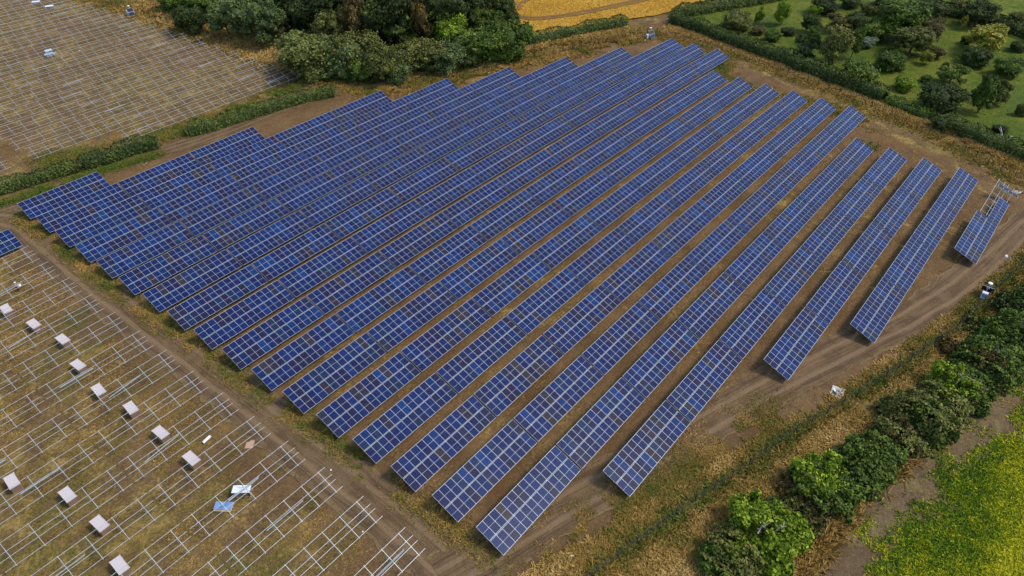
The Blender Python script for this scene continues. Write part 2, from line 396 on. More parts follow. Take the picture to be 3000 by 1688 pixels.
for k,ln in enumerate([[(1445,10),(1470,32),(1520,50),(1580,55),(1680,42),(1800,18),(1880,0),(1950,-20)],[(1450,18),(1475,39),(1525,57),(1582,61),(1684,48),(1804,24),(1890,5),(1960,-16)],[(1522,32),(1521,20),(1535,8),(1560,0),(1590,-10)]]):
    ribbon('tramline',xy([at(*q) for q in ln]),1.2,M['rut'],off=.50,jit=.12,parent=wf,nw=2)
def cropsoil():
    m=ground_mat('crop_field_soil',(.115,.072,.036),(.195,.132,.072),(.20,.17,.07),(.10,.12,.03),(.05,.11,.02),bias=-.75)
    return m
M['crop']=cropsoil()
sheet('crop_field',REG_CROP,3,M['crop'],.05,.4,'bare greyish soil of the flowering crop field at lower right')

# ------------------------------------------------------------ solar tables
def module_mesh():
    w2,l2,t=.519,1.047,.035; b=.016; by=.034; mb=MB()
    # frame: outer box sides + top ring ; glass slightly sunk
    o=[(-w2,-l2),(w2,-l2),(w2,l2),(-w2,l2)]; i=[(-w2+b,-l2+by),(w2-b,-l2+by),(w2-b,l2-by),(-w2+b,l2-by)]
    V=[(*q,0) for q in o]+[(*q,t) for q in o]+[(*q,t) for q in i]+[(*q,t-.006) for q in i]
    Fc=[];mi=[]
    for k in range(4):
        n=(k+1)%4
        Fc+=[(k,n,4+n,4+k),(4+k,4+n,8+n,8+k),(8+k,8+n,12+n,12+k)]; mi+=[1,1,1]
    Fc.append((12,13,14,15)); mi.append(0); Fc.append((3,2,1,0)); mi.append(2)
    me=bpy.data.meshes.new('solar_module'); me.from_pydata(V,[],Fc)
    for m in (M['cell'],M['alu'],M['backsheet']): me.materials.append(m)
    me.polygons.foreach_set('material_index',mi)
    uv=me.uv_layers.new(name='uv')
    for p in me.polygons:
        for li in p.loop_indices:
            v=me.vertices[me.loops[li].vertex_index].co; uv.data[li].uv=((v.x+w2-b)/(2*(w2-b)),(v.y+l2-by)/(2*(l2-by)))
    me.update(); return me
MOD=module_mesh()
ct,st_=math.cos(TILT),math.sin(TILT)
def slope(s,z=0): # local y,z for slant distance s from the low edge, z above the panel plane
    return ((s-SL/2)*ct - z*st_, HB+s*st_+z*ct)
LEN=14.63
def rail_mesh(L): 
    mb=MB(); mb.box((L/2,0,0),(L,.038,.045)); return mb.mesh('purlin',M['galv'])
PUR=rail_mesh(LEN)
def rafter_mesh():
    mb=MB(); mb.box((0,0,0),(.045,3.45,.06)); return mb.mesh('rafter',M['galv'])
RAF=rafter_mesh()
PURS=(.54,1.76,2.52,3.74)
def post_mesh(name,hh,m):
    mb=MB(); mb.box((0,0,hh/2),(.07,.05,hh)); mb.box((0,0,hh-.12),(.09,.07,.16)); return mb.mesh(name,m)
yF,zF=slope(1.05,-.14); yR,zR=slope(3.1,-.14)
POF=post_mesh('front_post',zF+.35,M['darksteel']); POR=post_mesh('rear_post',zR+.35,M['darksteel'])
yB,zB=slope(1.75,-.14)
mb=MB(); mb.bar((0,yR,.75),(0,yB,zB),.03,.03); BRC=mb.mesh('brace',M['darksteel'])
def frame_parts(root,nraf,over,rear=True,brace=True):
    for s in PURS:
        y,z=slope(s,-.03); link('purlin',PUR,root,(.09,y,z),(TILT,0,0))
    for k in range(nraf):
        x=over+k*(LEN+.18-2*over)/(nraf-1)
        y,z=slope(SL/2,-.095); link('rafter',RAF,root,(x,y,z),(TILT,0,0))
        link('front_post',POF,root,(x,yF,-.35)); link('rear_post',POR,root,(x,yR,-.35))
        if brace: link('brace',BRC,root,(x+.08,0,0))
def table_root(name,x,yc,length=TL):
    z0=h(x,yc); z1=h(x+length,yc); sl_=math.atan2(z1-z0,length)
    return empty(name,(x,yc,z0),(0,-sl_,0))
def add_modules(root,cells):
    for c,r in cells:
        y,z=slope(1.047 if r==0 else SL-1.047,0)
        link('solar_module',MOD,root,((c+.5)*1.0495+.06,y,z),(TILT,0,0))
FULL=[(c,r) for c in range(14) for r in (0,1)]
def row_y(r): return Y1-PITCH_ROW*(r-1)
for r in range(1,22):
    for k in range(NTAB[r-1]):
        x=X0[r-1]+k*(TL+GAP); o=table_root('solar_table',x,row_y(r))
        add_modules(o,FULL); frame_parts(o,5,1.25,brace=(k==0))
        n=NTAB[r-1]
        rowname=('%s panel row from the back'%ORD[r]) if r<=11 else ('%s panel row from the front right'%ORD[22-r] if r<21 else 'short row at the far right')
        if n==1: lab='blue solar table standing alone in the '+rowname
        elif k==0: lab='blue solar table at the left end of the '+rowname
        elif k==n-1: lab='blue solar table at the right end of the '+rowname
        else: lab='blue solar table, %s from the left in the %s'%(ORD[k+1],rowname)
        if r==21: lab='fully panelled blue table of the short row by the far right fence'
        tag(o,lab,'solar table','solar tables in the panel rows')
# part-built second table of the short row
x=X0[20]+TL+GAP; o=table_root('solar_table',x,row_y(21)); add_modules(o,[(c,0) for c in range(8)]); frame_parts(o,6,.95)
tag(o,'half-built table at far right with only its lower row of panels fitted','solar table','solar tables in the panel rows')
# two tables west of the track
for r,nm in ((2,'blue solar table cut by the left picture edge, beside the dirt track'),(1,'blue solar table just showing behind another at the left picture edge')):
    x=24.95-TL-(0 if r==2 else .6); o=table_root('solar_table',x,row_y(r)-.15 if r==2 else row_y(r)); add_modules(o,FULL); frame_parts(o,5,1.25)
    tag(o,nm,'solar table','solar tables in the panel rows')
# ------------------------------------------------------------ bare racks
def rail_bundle(root_loc,rotz,L,n,label,slp=0.,z=0.):
    o=empty('rail_bundle',root_loc,(0,slp,rotz))
    mb=MB(); mb.box((0,0,0),(L,.042,.035)); me=mb.mesh('rail',M['galv'])
    for i in range(n): link('rail',me,o,((i*.37%1-.5)*.25,(i-(n-1)/2)*.075,.03),(0,0,.004*(i-1)))
    return o
def rack(x,yc,nraf,over,label,grp,sx=1.,bundle=None,where=''):
    o=table_root('mounting_rack',x,yc); o.scale=(sx,1,1); frame_parts(o,nraf,over)
    tag(o,label,'rack',grp)
    if bundle is not None:
        ub,L,n,ang=bundle
        y,z=slope(2.14+rnd.uniform(-.15,.25),-.03)
        xx=x+ub*sx; zz=h(xx,yc)+z+.03
        b=rail_bundle((xx,yc+y,zz),ang,L,n,'')
        tag(b,'loose rails on '+where,'rails','loose rails lying on the racks')
EAST=[25.1,25.2,25.5,25.65,25.85,26.05,26.3,26.45,26.7,26.9,27.15,27.45,27.65,27.9,28.1,28.3]   # rows 3..18
LEFTEDGE=lambda y: -3.5+(y-69.9)*(17.8+3.5)/(121-69.9)
for i in range(16):
    r=i+3; yc=row_y(r); xe=EAST[i]+.05; k=0
    while True:
        x=xe-TL-k*(TL+GAP)
        if r>=13:
            px_x=31.8-(yc-26.6)*(35.3/43.3)-3
            if x+TL<px_x: break
        elif x+TL<LEFTEDGE(yc)-3: break
        rown='%s rack row from the back in the lower left field'%ORD[i+1] if i<8 else '%s rack row from the front in the lower left field'%ORD[16-i]
        if r==17: break
        if r==18: break
        pos={0:'nearest the track',1:'second from the track',2:'third from the track',3:'fourth from the track'}[min(k,3)]
        bd=None
        if (i*7+k*3)%5<3: bd=(rnd.uniform(3.5,11),rnd.uniform(4.2,5.2),rnd.choice([2,2,3]),rnd.choice([0,0,0,.0,.12]))
        rw=('%s row from the back'%ORD[i+1]) if i<7 else ('%s row from the front'%ORD[14-i])
        rack(x,yc,5 if r<14 else 6,1.25 if r<14 else 1.1,'bare rack %s, %s, lower left field'%(pos,rw),'bare steel mounting racks in the lower left field',1.,bd,'rack %s, %s'%(pos,rw))
        k+=1
# upper left field
UE=[(858.4,199.3),(800.8,181.4),(746.8,164.2),(691.9,146.4),(638.,129.9),(588.9,112.7),(539.8,96.2),(490.3,80.1),(444.7,64.),(400.,51.5),(355.4,36.7),(310.8,21.6),(267.9,7.6)]
for i in range(18):
    if i<13: a=at(*UE[i],2.16)
    else:
        a=Vector((97.9-.65*i-.2*(i-12),0,0)); a.y=prev.y+6.95
    a_y=a.y-1.49; prev=a
    pit=TL+GAP
    if i==0: xw=at(343.4,387.4,2.16).x; nk=3
    elif i==1: xw=at(68.7,437.1,2.16).x; nk=4
    elif i==2: xw=at(117/2.912,250+553/2.912,.95).x; nk=4
    else: xw=None; nk=5
    sx=1. if xw is None else (a.x-xw)/(nk*pit-GAP)
    for k in range(nk):
        x=a.x-(k+1)*pit*sx+GAP*sx
        if x+TL<17.8+(a_y-121)*(58.6/140)-4: break
        rown='%s rack row from the front in the upper left field'%ORD[i+1]
        pos='at the right end' if k==0 else '%s from the right end'%ORD[k+1]
        bd=None
        if (i*5+k*3)%5<3: bd=(rnd.uniform(3.,11),rnd.uniform(4.,5.),rnd.choice([2,3]),0)
        rw='%s row from the front'%ORD[i+1]
        rack(x,a_y,6,1.0,'bare rack %s, %s, upper left field'%(pos,rw),'bare steel mounting racks in the upper left field',sx,bd,'rack %s, %s upper left row'%(pos,ORD[i+1]))
a=at(6.9,458.8,2.16); x=a.x-TL
rack(x,a.y-1.49,6,1.0,'bare rack end poking in at the left picture edge beside the hedge end','bare steel mounting racks in the upper left field')
# ------------------------------------------------------------ vegetation builders
def vnoise(x,y,s,seed):
    r=np.random.RandomState(seed).rand(64,64); u=np.asarray(x)/s+1000.; v=np.asarray(y)/s+1000.
    i=np.floor(u).astype(int);j=np.floor(v).astype(int); a=u-i;b=v-j; a=a*a*(3-2*a); b=b*b*(3-2*b)
    g=lambda p,q:r[p%64,q%64]
    return (g(i,j)*(1-a)+g(i+1,j)*a)*(1-b)+(g(i,j+1)*(1-a)+g(i+1,j+1)*a)*b
def leaves(P,Nn,size,rs,tint,jit=.75):
    n=len(P); d=Nn+rs.normal(0,jit,(n,3)); d/=np.linalg.norm(d,axis=1)[:,None]+1e-9
    r=rs.normal(0,1,(n,3)); a=np.cross(d,r); a/=np.linalg.norm(a,axis=1)[:,None]+1e-9; b=np.cross(d,a)
    s=(size*rs.uniform(.6,1.45,n))[:,None]
    V=np.stack([P-a*s-b*s*.55,P+a*s*.3-b*s*.9,P+a*s+b*s*.5,P-a*s*.25+b*s*.9],1).reshape(-1,3)
    return V,np.repeat(tint,4)
def crown_arrays(lobes,n,leaf,seed,under=True,clump=22,spread=.35):
    rs=np.random.RandomState(seed); L=np.array(lobes); nc=max(8,n//clump)
    wts=L[:,3]**2; k=rs.choice(len(L),nc,p=wts/wts.sum())
    d=rs.normal(0,1,(nc,3)); d/=np.linalg.norm(d,axis=1)[:,None]; d[:,2]=np.where(rs.rand(nc)<.6,np.abs(d[:,2]),d[:,2])
    C=L[k,:3]+d*(L[k,3]*rs.uniform(.82,1.1,nc))[:,None]*np.array([1,1,.9])
    keep=np.ones(nc,bool)
    for q in L: keep&=~(np.linalg.norm((C-q[:3])/np.array([1,1,.9]),axis=1)<q[3]*.78)
    C=C[keep];d=d[keep];kk=k[keep]; nc=len(C); per=max(3,n//nc)
    ct_=rs.normal(.47,.17,nc)
    P=np.repeat(C,per,0)+rs.normal(0,1,(nc*per,3))*np.repeat(L[kk,3]*spread*.45,per)[:,None]
    Nn=np.repeat(d,per,0); T=np.repeat(ct_,per)+rs.normal(0,.10,nc*per)
    m=P[:,2]>.02; P=P[m];Nn=Nn[m];T=T[m]
    return leaves(P,Nn,leaf,rs,np.clip(T,0,1))
def core(lobes,f=.80,su=9,sv=6):
    mb=MB()
    for (x,y,z,r) in lobes: mb.ell((x,y,max(z,r*f*.55)),(r*f,r*f,r*f*.9),0,su,sv)
    return mb
def crown_mesh(name,lobes,n,leaf,m,seed,**kw):
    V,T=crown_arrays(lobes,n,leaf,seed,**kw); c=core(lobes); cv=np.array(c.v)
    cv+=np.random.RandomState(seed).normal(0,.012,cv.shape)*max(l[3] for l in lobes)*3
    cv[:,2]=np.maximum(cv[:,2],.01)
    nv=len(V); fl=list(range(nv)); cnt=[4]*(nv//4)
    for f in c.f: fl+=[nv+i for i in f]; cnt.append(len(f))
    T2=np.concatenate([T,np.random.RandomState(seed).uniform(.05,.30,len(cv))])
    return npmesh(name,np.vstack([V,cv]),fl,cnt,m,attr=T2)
def lobes_for(kind,seed):
    r=random.Random(seed); L=[]
    if kind=='bush':      # wide dome reaching the ground (unit width, unit height)
        L=[(0,0,.42,.36)]
        for i in range(11):
            a=i*2.4+r.uniform(-.3,.3); q=r.uniform(.20,.33); L.append((math.cos(a)*q,math.sin(a)*q,r.uniform(.15,.66),r.uniform(.14,.22)))
    elif kind=='tree':
        L=[(0,0,.62,.30)]
        for i in range(14):
            a=i*2.4+r.uniform(-.3,.3); q=r.uniform(.14,.34); L.append((math.cos(a)*q,math.sin(a)*q,r.uniform(.32,.86),r.uniform(.11,.19)))
    elif kind=='tall':
        L=[(0,0,.55,.24),(0,0,.75,.17)]
        for i in range(14):
            a=i*2.4; z=r.uniform(.25,.9); q=(.32-.22*abs(z-.5))*r.uniform(.6,1.1); L.append((math.cos(a)*q,math.sin(a)*q,z,r.uniform(.09,.16)))
    elif kind=='ragged':
        L=[(0,0,.5,.24)]
        for i in range(12):
            a=i*2.4+r.uniform(-.5,.5); q=r.uniform(.18,.42); L.append((math.cos(a)*q,math.sin(a)*q,r.uniform(.2,.85),r.uniform(.09,.17)))
    return L
def trunk_mesh(seed,bare=.35,dead=False):
    r=random.Random(seed); mb=MB(); lean=r.uniform(-.04,.04)
    mb.tube([(0,0,-.03),(lean*.5,0,.15),(lean,.01,bare),(lean*1.5,0,.7)],[.034,.026,.021,.008],7)
    for i in range(6):
        a=i*1.05+r.uniform(-.3,.3); z=bare*r.uniform(.6,1.2); L=r.uniform(.22,.36)
        mb.tube([(lean,0,z),(lean+math.cos(a)*L*.5,math.sin(a)*L*.5,z+L*.45),(lean+math.cos(a)*L,math.sin(a)*L,z+L*.8)],[.013,.009,.003],5)
    return mb.mesh('trunk',M['bark'],True)
PROTO={}
def proto(kind,fm,seed):
    k=(kind,fm,seed)
    if k not in PROTO:
        base=lobes_for(kind,seed*7+len(kind))
        PROTO[k]=(crown_mesh('crown',base,7000,.0165,F[fm],seed),trunk_mesh(seed,.3 if kind!='bush' else .15))
    return PROTO[k]
def tree(px,py,wd,ht,kind,fm,label,cat='tree',group=None,seed=None,frac=.55,name=None,base=None):
    """px,py: photo pixel of the crown's middle; wd,ht in metres"""
    if base is None: base=at(px,py,ht*frac)
    s=seed if seed is not None else rnd.randint(1,3)
    c,t=proto(kind,fm,s)
    o=empty(name or ('shrub' if cat in('bush','shrub') else 'tree'),base,(0,0,rnd.uniform(0,6.28))); o.scale=(wd,wd*rnd.uniform(.9,1.08),ht)
    link('crown',c,o); link('trunk',t,o)
    tag(o,label,cat,group); return o
def T(zx,zy,w,hh,kind,fm,label,cat='tree',zoom='D',group='orchard trees and shrubs',seed=None):
    ox={'D':2000,'Z':0,'C':1000}[zoom]; px,py=ox+zx/2.574,zy/2.574
    s=pxm(at(px,py,1.5)); wm=w/2.574/s; hm=max(.8,(hh/2.574/s-wm*.38)/.78) if hh>0 else wm
    return tree(px,py,wm*1.16,max(hm*1.1,wm*(.74 if hh>=85 else .6)),kind,fm,label,cat,group,seed,frac=.5)
def sampler(poly,n,rs):
    P=np.array(poly); a=P.min(0);b=P.max(0); out=np.zeros((0,2))
    while len(out)<n:
        q=rs.uniform(a,b,(n*2,2)); q=q[inside(q[:,0],q[:,1],poly)]; out=np.vstack([out,q])
    return out[:n]
# ---- orchard
O=[(410,145,215,170,'bush','olive','big rounded olive bush nearest the corner where the two hedges meet','bush'),
(585,125,80,115,'tall','bright','small upright bright green tree between the rounded bush and the leafy tree'),
(760,100,125,175,'tree','bright','leafy bright green tree standing alone near the top hedge'),
(572,225,105,80,'bush','brown','low brownish bush just below the small upright tree','bush'),
(680,260,125,115,'bush','green','green rounded bush close to the long hedge, left of a dark low one','bush'),
(802,230,108,80,'bush','dark','low dark bush below the leafy bright green tree','bush'),
(975,175,150,150,'tree','dark','dark tree with a paler green tree just behind its top'),
(1010,85,95,95,'tree','bright','pale green treetop rising behind a dark tree'),
(985,260,110,130,'ragged','green','slim green tree crowding the upper side of a wide dark one'),
(925,370,190,200,'ragged','dark','wide dark tree beside the long hedge, first big one from the left'),
(1070,30,190,95,'bush','dark','dark treetop cut by the upper picture edge, above the orchard'),
(1175,170,170,110,'ragged','brown','spreading brownish shrub left of a dense dark one','bush'),
(1310,145,175,150,'bush','dark','dense dark rounded shrub in the upper middle of the orchard','bush'),
(1170,345,240,290,'tree','olive','large olive-green tree in front of the long hedge, tallest of that side'),
(1300,330,110,200,'tree','green','green tree tucked behind the right side of the large olive tree'),
(1440,205,215,210,'bush','green','mid green tree left of the great dome-shaped tree'),
(1665,150,360,330,'tree','green','great dome-shaped tree, largest crown of the orchard'),
(1740,310,270,200,'tree','olive','wide tree at the foot of the great dome-shaped one'),
(1890,190,175,170,'bush','brown','brownish dark tree at the right shoulder of the great dome-shaped one'),
(1388,310,125,95,'bush','grey','small silvery grey-green bush between two large trees','bush'),
(1585,445,195,185,'bush','green','rounded green bush in open grass below the great dome-shaped tree','bush'),
(1350,540,260,180,'bush','green','broad green bush touching the long hedge below the large olive tree','bush'),
(1270,560,130,130,'bush','olive','olive bush wedged between a broad green bush and the large olive tree','bush'),
(1848,440,98,110,'tree','yellow','small bright yellow-green sapling in the middle of the orchard'),
(1915,390,110,110,'bush','brown','small brownish bush behind the bright yellow-green sapling','bush'),
(1685,625,155,120,'bush','bright','low bright green bush in open grass, right of the long hedge','bush'),
(1840,585,78,75,'bush','green','very small round bush below the bright yellow-green sapling','bush'),
(2040,560,190,120,'ragged','green','spreading green bush behind a big dark oval one','bush'),
(1953,715,290,200,'bush','dark','big dark oval bush standing alone in the lower orchard','bush'),
(1985,490,55,65,'bush','dark','tiny dark shrub above the spreading green bush','bush'),
(2285,300,280,215,'tree','yellow','broad tree turning yellow-orange near the right edge of the orchard'),
(2215,410,210,180,'bush','dark','dark bush in front of the tree turning yellow-orange','bush'),
(2140,295,70,80,'bush','dark','small dark shrub left of the tree turning yellow-orange','bush'),
(2120,175,60,100,'tall','yellow','thin yellowish sapling by the wooden rail fence'),
(2290,700,190,290,'tall','green','tall dark green tree with a visible stem in the lower right orchard'),
(2390,700,150,190,'ragged','olive','olive tree joined to the right side of the tall dark green one'),
(2480,490,200,190,'bush','green','green tree near the right picture edge, above the tall dark one'),
(2535,340,120,110,'bush','dark','dark bush cut by the right picture edge below the field hedge','bush'),
(2565,820,80,110,'bush','olive','olive bush half cut by the right picture edge','bush'),
(2400,965,105,65,'bush','dark','low dark shrub beside a dead grey stump','bush'),
(1545,25,190,110,'tree','dark','dark tree at the upper picture edge behind the great dome-shaped tree'),
(1420,60,140,110,'bush','olive','olive tree at the upper edge, left of the great dome-shaped tree'),
(1900,60,220,110,'bush','dark','dark hedge tree above the wooden rail fence'),
(2235,110,240,190,'tree','dark','large dark grey-green tree beyond the wooden rail fence'),
(2080,40,150,110,'tree','olive','olive treetop at the upper edge beyond the rail fence'),
(1770,15,130,90,'bush','green','green treetop cut by the upper edge right of the great tree'),
(1270,10,150,70,'bush','dark','low dark treetop cut by the upper edge over the orchard'),
(2530,120,120,90,'bush','olive','olive shrub in the pale field at the upper right corner','bush')]
for o_ in O:
    o_=o_+('tree',) if len(o_)==7 else o_
    T(*o_)
# ---- woodland at the top
WD=[('Z',1430,130,170,190,'bush','dark','dark bush at the left tip of the woodland','bush'),
('Z',1560,60,190,190,'tree','green','green tree at the left tip of the woodland behind a dark bush'),
('Z',1700,150,200,220,'tree','willow','grey-green willow, leftmost of the woodland front'),
('Z',1880,130,210,260,'tree','willow','grey-green willow, second from the left along the woodland front'),
('Z',2040,190,200,250,'tree','willow','grey-green willow above the ochre grass patch'),
('Z',2180,60,230,300,'tree','dark','very dark tall tree at the top left of the woodland'),
('Z',2350,120,240,300,'tree','dark','very dark tall tree behind the yellowish willow'),
('Z',2330,380,330,310,'bush','lime','large yellowish willow bush at the front left corner of the woodland','bush'),
('Z',2490,250,200,260,'tree','olive','olive tree rising behind the yellowish willow bush'),
('Z',2530,400,220,260,'bush','willow','grey-green willow bush right of the yellowish one','bush'),
('C',60,370,260,290,'bush','olive','olive willow bush, second large one of the woodland front','bush'),
('C',110,160,200,330,'tall','autumn','brown-leaved tree standing out of the dark woodland on the left'),
('C',30,60,160,210,'tree','dark','dark treetop at the upper edge left of the brown-leaved tree'),
('C',330,150,300,370,'tree','dark','broad very dark tree in the middle of the woodland'),
('C',300,460,220,250,'bush','olive','olive-green bush in the woodland front, right of the willow bushes','bush'),
('C',180,500,200,190,'bush','green','dull green bush low in the woodland front','bush'),
('C',400,510,200,170,'bush','willow','grey-green low bush at the woodland foot','bush'),
('C',570,130,180,330,'tall','autumn','second brown-leaved tree, in the upper middle of the woodland'),
('C',580,390,260,240,'bush','olive','wide olive bush in the middle of the woodland front','bush'),
('C',470,290,150,160,'bush','green','small green treetop between the dark trees and the front bushes'),
('C',740,130,250,330,'tree','dark','dark tree right of the second brown-leaved one'),
('C',820,270,190,230,'tree','bright','bright green tree in the right part of the woodland front'),
('C',780,400,250,210,'bush','willow','grey-green bush in front of the bright green woodland tree','bush'),
('C',930,70,220,270,'tree','dark','dark tree next to the wheat field, behind the front bushes'),
('C',1060,60,190,200,'tree','green','green tree at the woodland corner touching the wheat'),
('C',1030,310,280,240,'bush','green','wide green bush right of the bright green woodland tree','bush'),
('C',1130,190,200,170,'bush','green','rounded green bush on the wheat side of the woodland','bush'),
('C',1260,270,220,260,'bush','green','large green bush at the right tip of the woodland','bush'),
('C',1180,310,130,190,'bush','willow','grey-green narrow bush near the right tip of the woodland','bush'),
('C',930,420,170,130,'bush','dark','dark low bush at the woodland foot near its right tip','bush'),
('C',660,470,150,130,'bush','dark','small dark bush at the woodland foot, above the wire fence','bush'),
('C',700,30,160,170,'tree','dark','dark treetop at the upper edge between two larger dark trees'),
('C',200,20,200,190,'tree','dark','dark treetop at the upper edge above the broad dark tree'),
('C',450,20,180,170,'tree','dark','dark treetop at the upper edge left of the second brown tree'),
('C',860,10,160,140,'tree','green','green treetop at the upper edge close to the wheat'),
('Z',1780,0,210,150,'tree','green','green treetop at the upper edge over the left woodland'),
('Z',2480,20,180,160,'tree','dark','dark treetop at the upper edge over the yellowish willow'),
('Z',1330,0,180,90,'bush','green','green bush at the upper edge above the ochre grass bank','bush'),
('Z',1990,20,180,170,'tree','olive','olive treetop at the upper edge over the willows'),
('C',60,560,110,90,'bush','green','little green bush below the woodland corner','bush'),
('C',220,560,120,90,'bush','dark','little dark bush beside the woodland corner','bush')]
for z,zx,zy,w_,h_,k,fm,lab,*c in WD:
    T(zx,zy,w_*1.3,h_*1.3,k,fm,lab,c[0] if c else 'tree',z,'woodland trees and bushes')
WP=xy(pts((560,-150),(540,20),(560,80),(640,95),(780,60),(850,130),(880,190),(960,205),(1060,215),(1200,195),(1330,165),(1480,135),(1520,110),(1480,60),(1430,30),(1410,-150)))
rq=np.random.RandomState(77); q=sampler(WP,900,rq); keep=[]
for a,b in q:
    if all((a-c)**2+(b-d_)**2>3.3**2 for c,d_ in keep) and seg_dist(np.array(a),np.array(b),WP+WP[:1])>1.5: keep.append((a,b))
for i,(a,b) in enumerate(keep):
    dd=float(seg_dist(np.array(a),np.array(b),WP[3:12])); ht=min(10.5,3.2+dd*.5)*rq.uniform(.85,1.15)
    fm=['dark','green','dark','olive','dark','willow','dark'][i%7]
    tree(0,0,min(8.,ht*.95)*rq.uniform(.9,1.2),ht,'tree' if ht>5 else 'bush',fm,{'dark':'dark green tree filling the body of the woodland','green':'mid green tree filling the body of the woodland','olive':'olive tree filling the body of the woodland','willow':'grey-green tree filling the body of the woodland'}[fm],'tree','trees filling the %s woodland'%fm,seed=1+i%3,base=Vector((a,b,h(a,b))))
# rows of woodland behind, partly outside the frame
for i,(px,py) in enumerate([(700,-60),(800,-75),(900,-70),(1000,-80),(1100,-70),(1200,-80),(1300,-70),(1390,-60)]):
    tree(px,py,9,12,'tree','dark','dark woodland tree behind the treetops at the upper edge','tree','hidden back row of the woodland',seed=1+i%3)
# ---- hedges
def hedge(name,line,half,hh,m,label,dens=120,leaf=.15,seed=1,wob=.42,cat='hedge'):
    rs=np.random.RandomState(seed); L=[Vector((p.x,p.y)) for p in line]
    seg=[(a,b,(b-a).length) for a,b in zip(L,L[1:])]; tot=sum(s[2] for s in seg)
    n=int(tot*dens); s=rs.uniform(0,tot,n); P=np.zeros((n,3)); Nn=np.zeros((n,3)); acc=0
    C=np.zeros((n,2)); D=np.zeros((n,2))
    for a,b,l in seg:
        k=(s>=acc)&(s<=acc+l); t=((s[k]-acc)/l)[:,None]; C[k]=np.array(a)*(1-t)+np.array(b)*t; d=(b-a).normalized(); D[k]=(d.x,d.y); acc+=l
    th=rs.uniform(-.15,PI+.15,n); q=.55
    cx=np.sign(np.cos(th))*np.abs(np.cos(th))**q; cz=np.abs(np.sin(th))**q
    hm=hh*(1+wob*(vnoise(s,s*0,3.2,seed)-.5)+wob*.7*(vnoise(s,s*0,1.1,seed+1)-.5)); hw=half*(1+min(wob,.6)*(vnoise(s,s*0+9,2.6,seed+2)-.5)+wob*.6*(vnoise(s,th*3,.9,seed+4)-.5))
    e=np.clip(np.minimum(s,tot-s)/(half*.8),.35,1); hm=hm*(.6+.4*e); hw=hw*(.5+.5*e)
    off=cx*hw; NX=np.stack([-D[:,1],D[:,0]],1)
    P[:,:2]=C+NX*off[:,None]; P[:,2]=H(P[:,0],P[:,1])+cz*hm+.05
    P+=rs.normal(0,.09,P.shape)
    Nn[:,:2]=NX*cx[:,None]; Nn[:,2]=cz
    T_=np.clip(.25+.5*vnoise(s*1.0,th*1.3,.7,seed+3)+rs.normal(0,.12,n),0,1)
    V,TT=leaves(P,Nn,leaf,rs,T_)
    # inner mass
    cv=[];cf=[];acc=0;nn=max(2,int(tot/1.2))
    for i in range(nn+1):
        ss=tot*i/nn; ss=min(max(ss,half*.4),tot-half*.4); a0=0
        for a,b,l in seg:
            if ss<=a0+l+1e-6: break
            a0+=l
        t=(ss-a0)/l; p=a*(1-t)+b*t; d=(b-a).normalized(); nx=Vector((-d.y,d.x))
        for kx,kz in ((-.74,-.1),(-.78,.55),(-.45,.82),(.45,.82),(.78,.55),(.74,-.1)):
            q2=p+nx*kx*half*.95; cv.append((q2.x,q2.y,h(q2.x,q2.y)+kz*hh*(.84 if wob<.6 else .5)))
    for i in range(nn):
        for j in range(5): cf.append((i*6+j,i*6+j+1,i*6+6+j+1,i*6+6+j))
    cf.append(tuple(range(6))); cf.append(tuple(nn*6+j for j in reversed(range(6))))
    nv=len(V); fl=list(range(nv));cnt=[4]*(nv//4)
    for f in cf: fl+=[nv+i for i in f];cnt.append(len(f))
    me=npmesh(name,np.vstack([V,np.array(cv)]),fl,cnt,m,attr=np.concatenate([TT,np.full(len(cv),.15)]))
    return tag(link(name,me),label,cat)
hedge('hedge',pts((-70,590),(0,566),(90,540),(180,512),(236,498)),1.5,2.3,F['hedge'],'clipped dark hedge at the left picture edge, lowest of the three hedge pieces',seed=1)
hedge('hedge',pts((238,500),(300,478),(360,459),(420,441),(470,428)),1.6,2.8,F['hedge'],'clipped hedge piece in the middle left, ending at the gap for the track',seed=2)
hedge('hedge',pts((546,398),(620,380),(700,355),(780,330),(860,305),(930,288),(985,280)),1.5,2.5,F['hedge'],'clipped hedge running from the gap to the woodland corner, above the panels',seed=3)
hedge('hedge',pts((1520,130),(1590,118),(1660,105),(1740,88),(1835,70)),1.7,2.4,F['hedge'],'hedge along the lower edge of the wheat field',seed=4)
hedge('hedge',pts((1972,46),(2040,38),(2110,24),(2200,10),(2300,-8),(2400,-30)),2.6,2.6,F['hedge'],'hedge between the wheat field and the orchard',seed=5,dens=160,leaf=.17)
hedge('hedge',pts((1962,62),(2030,82),(2090,107),(2160,134),(2230,160),(2300,182),(2370,210),(2440,236),(2500,260),(2560,283),(2590,298)),2.1,2.9,F['hedge'],'long thick hedge between the panels and the orchard',seed=6,dens=170)
hedge('hedge',pts((2592,300),(2640,316),(2690,336),(2735,352)),1.5,1.9,F['green'],'lower paler green hedge piece right of the long thick one',seed=7,wob=.6)
hedge('hedge',pts((2737,362),(2790,378),(2840,400),(2900,425),(2960,448),(3040,480),(3120,512)),1.9,2.7,F['hedge'],'thick hedge running off the right picture edge, from a round dark bush',seed=8,dens=150,wob=.45)
tree(2765,356,5.2,3.4,'bush','dark','round dark bush standing in the hedge line at right','bush','orchard trees and shrubs',seed=2)
hedge('hedge',pts((2720,22),(2790,45),(2870,62),(2940,84),(3010,110),(3080,140)),2.3,2.8,F['dark'],'dark hedge beyond the rail fence at the upper right',seed=9,dens=110,leaf=.2)
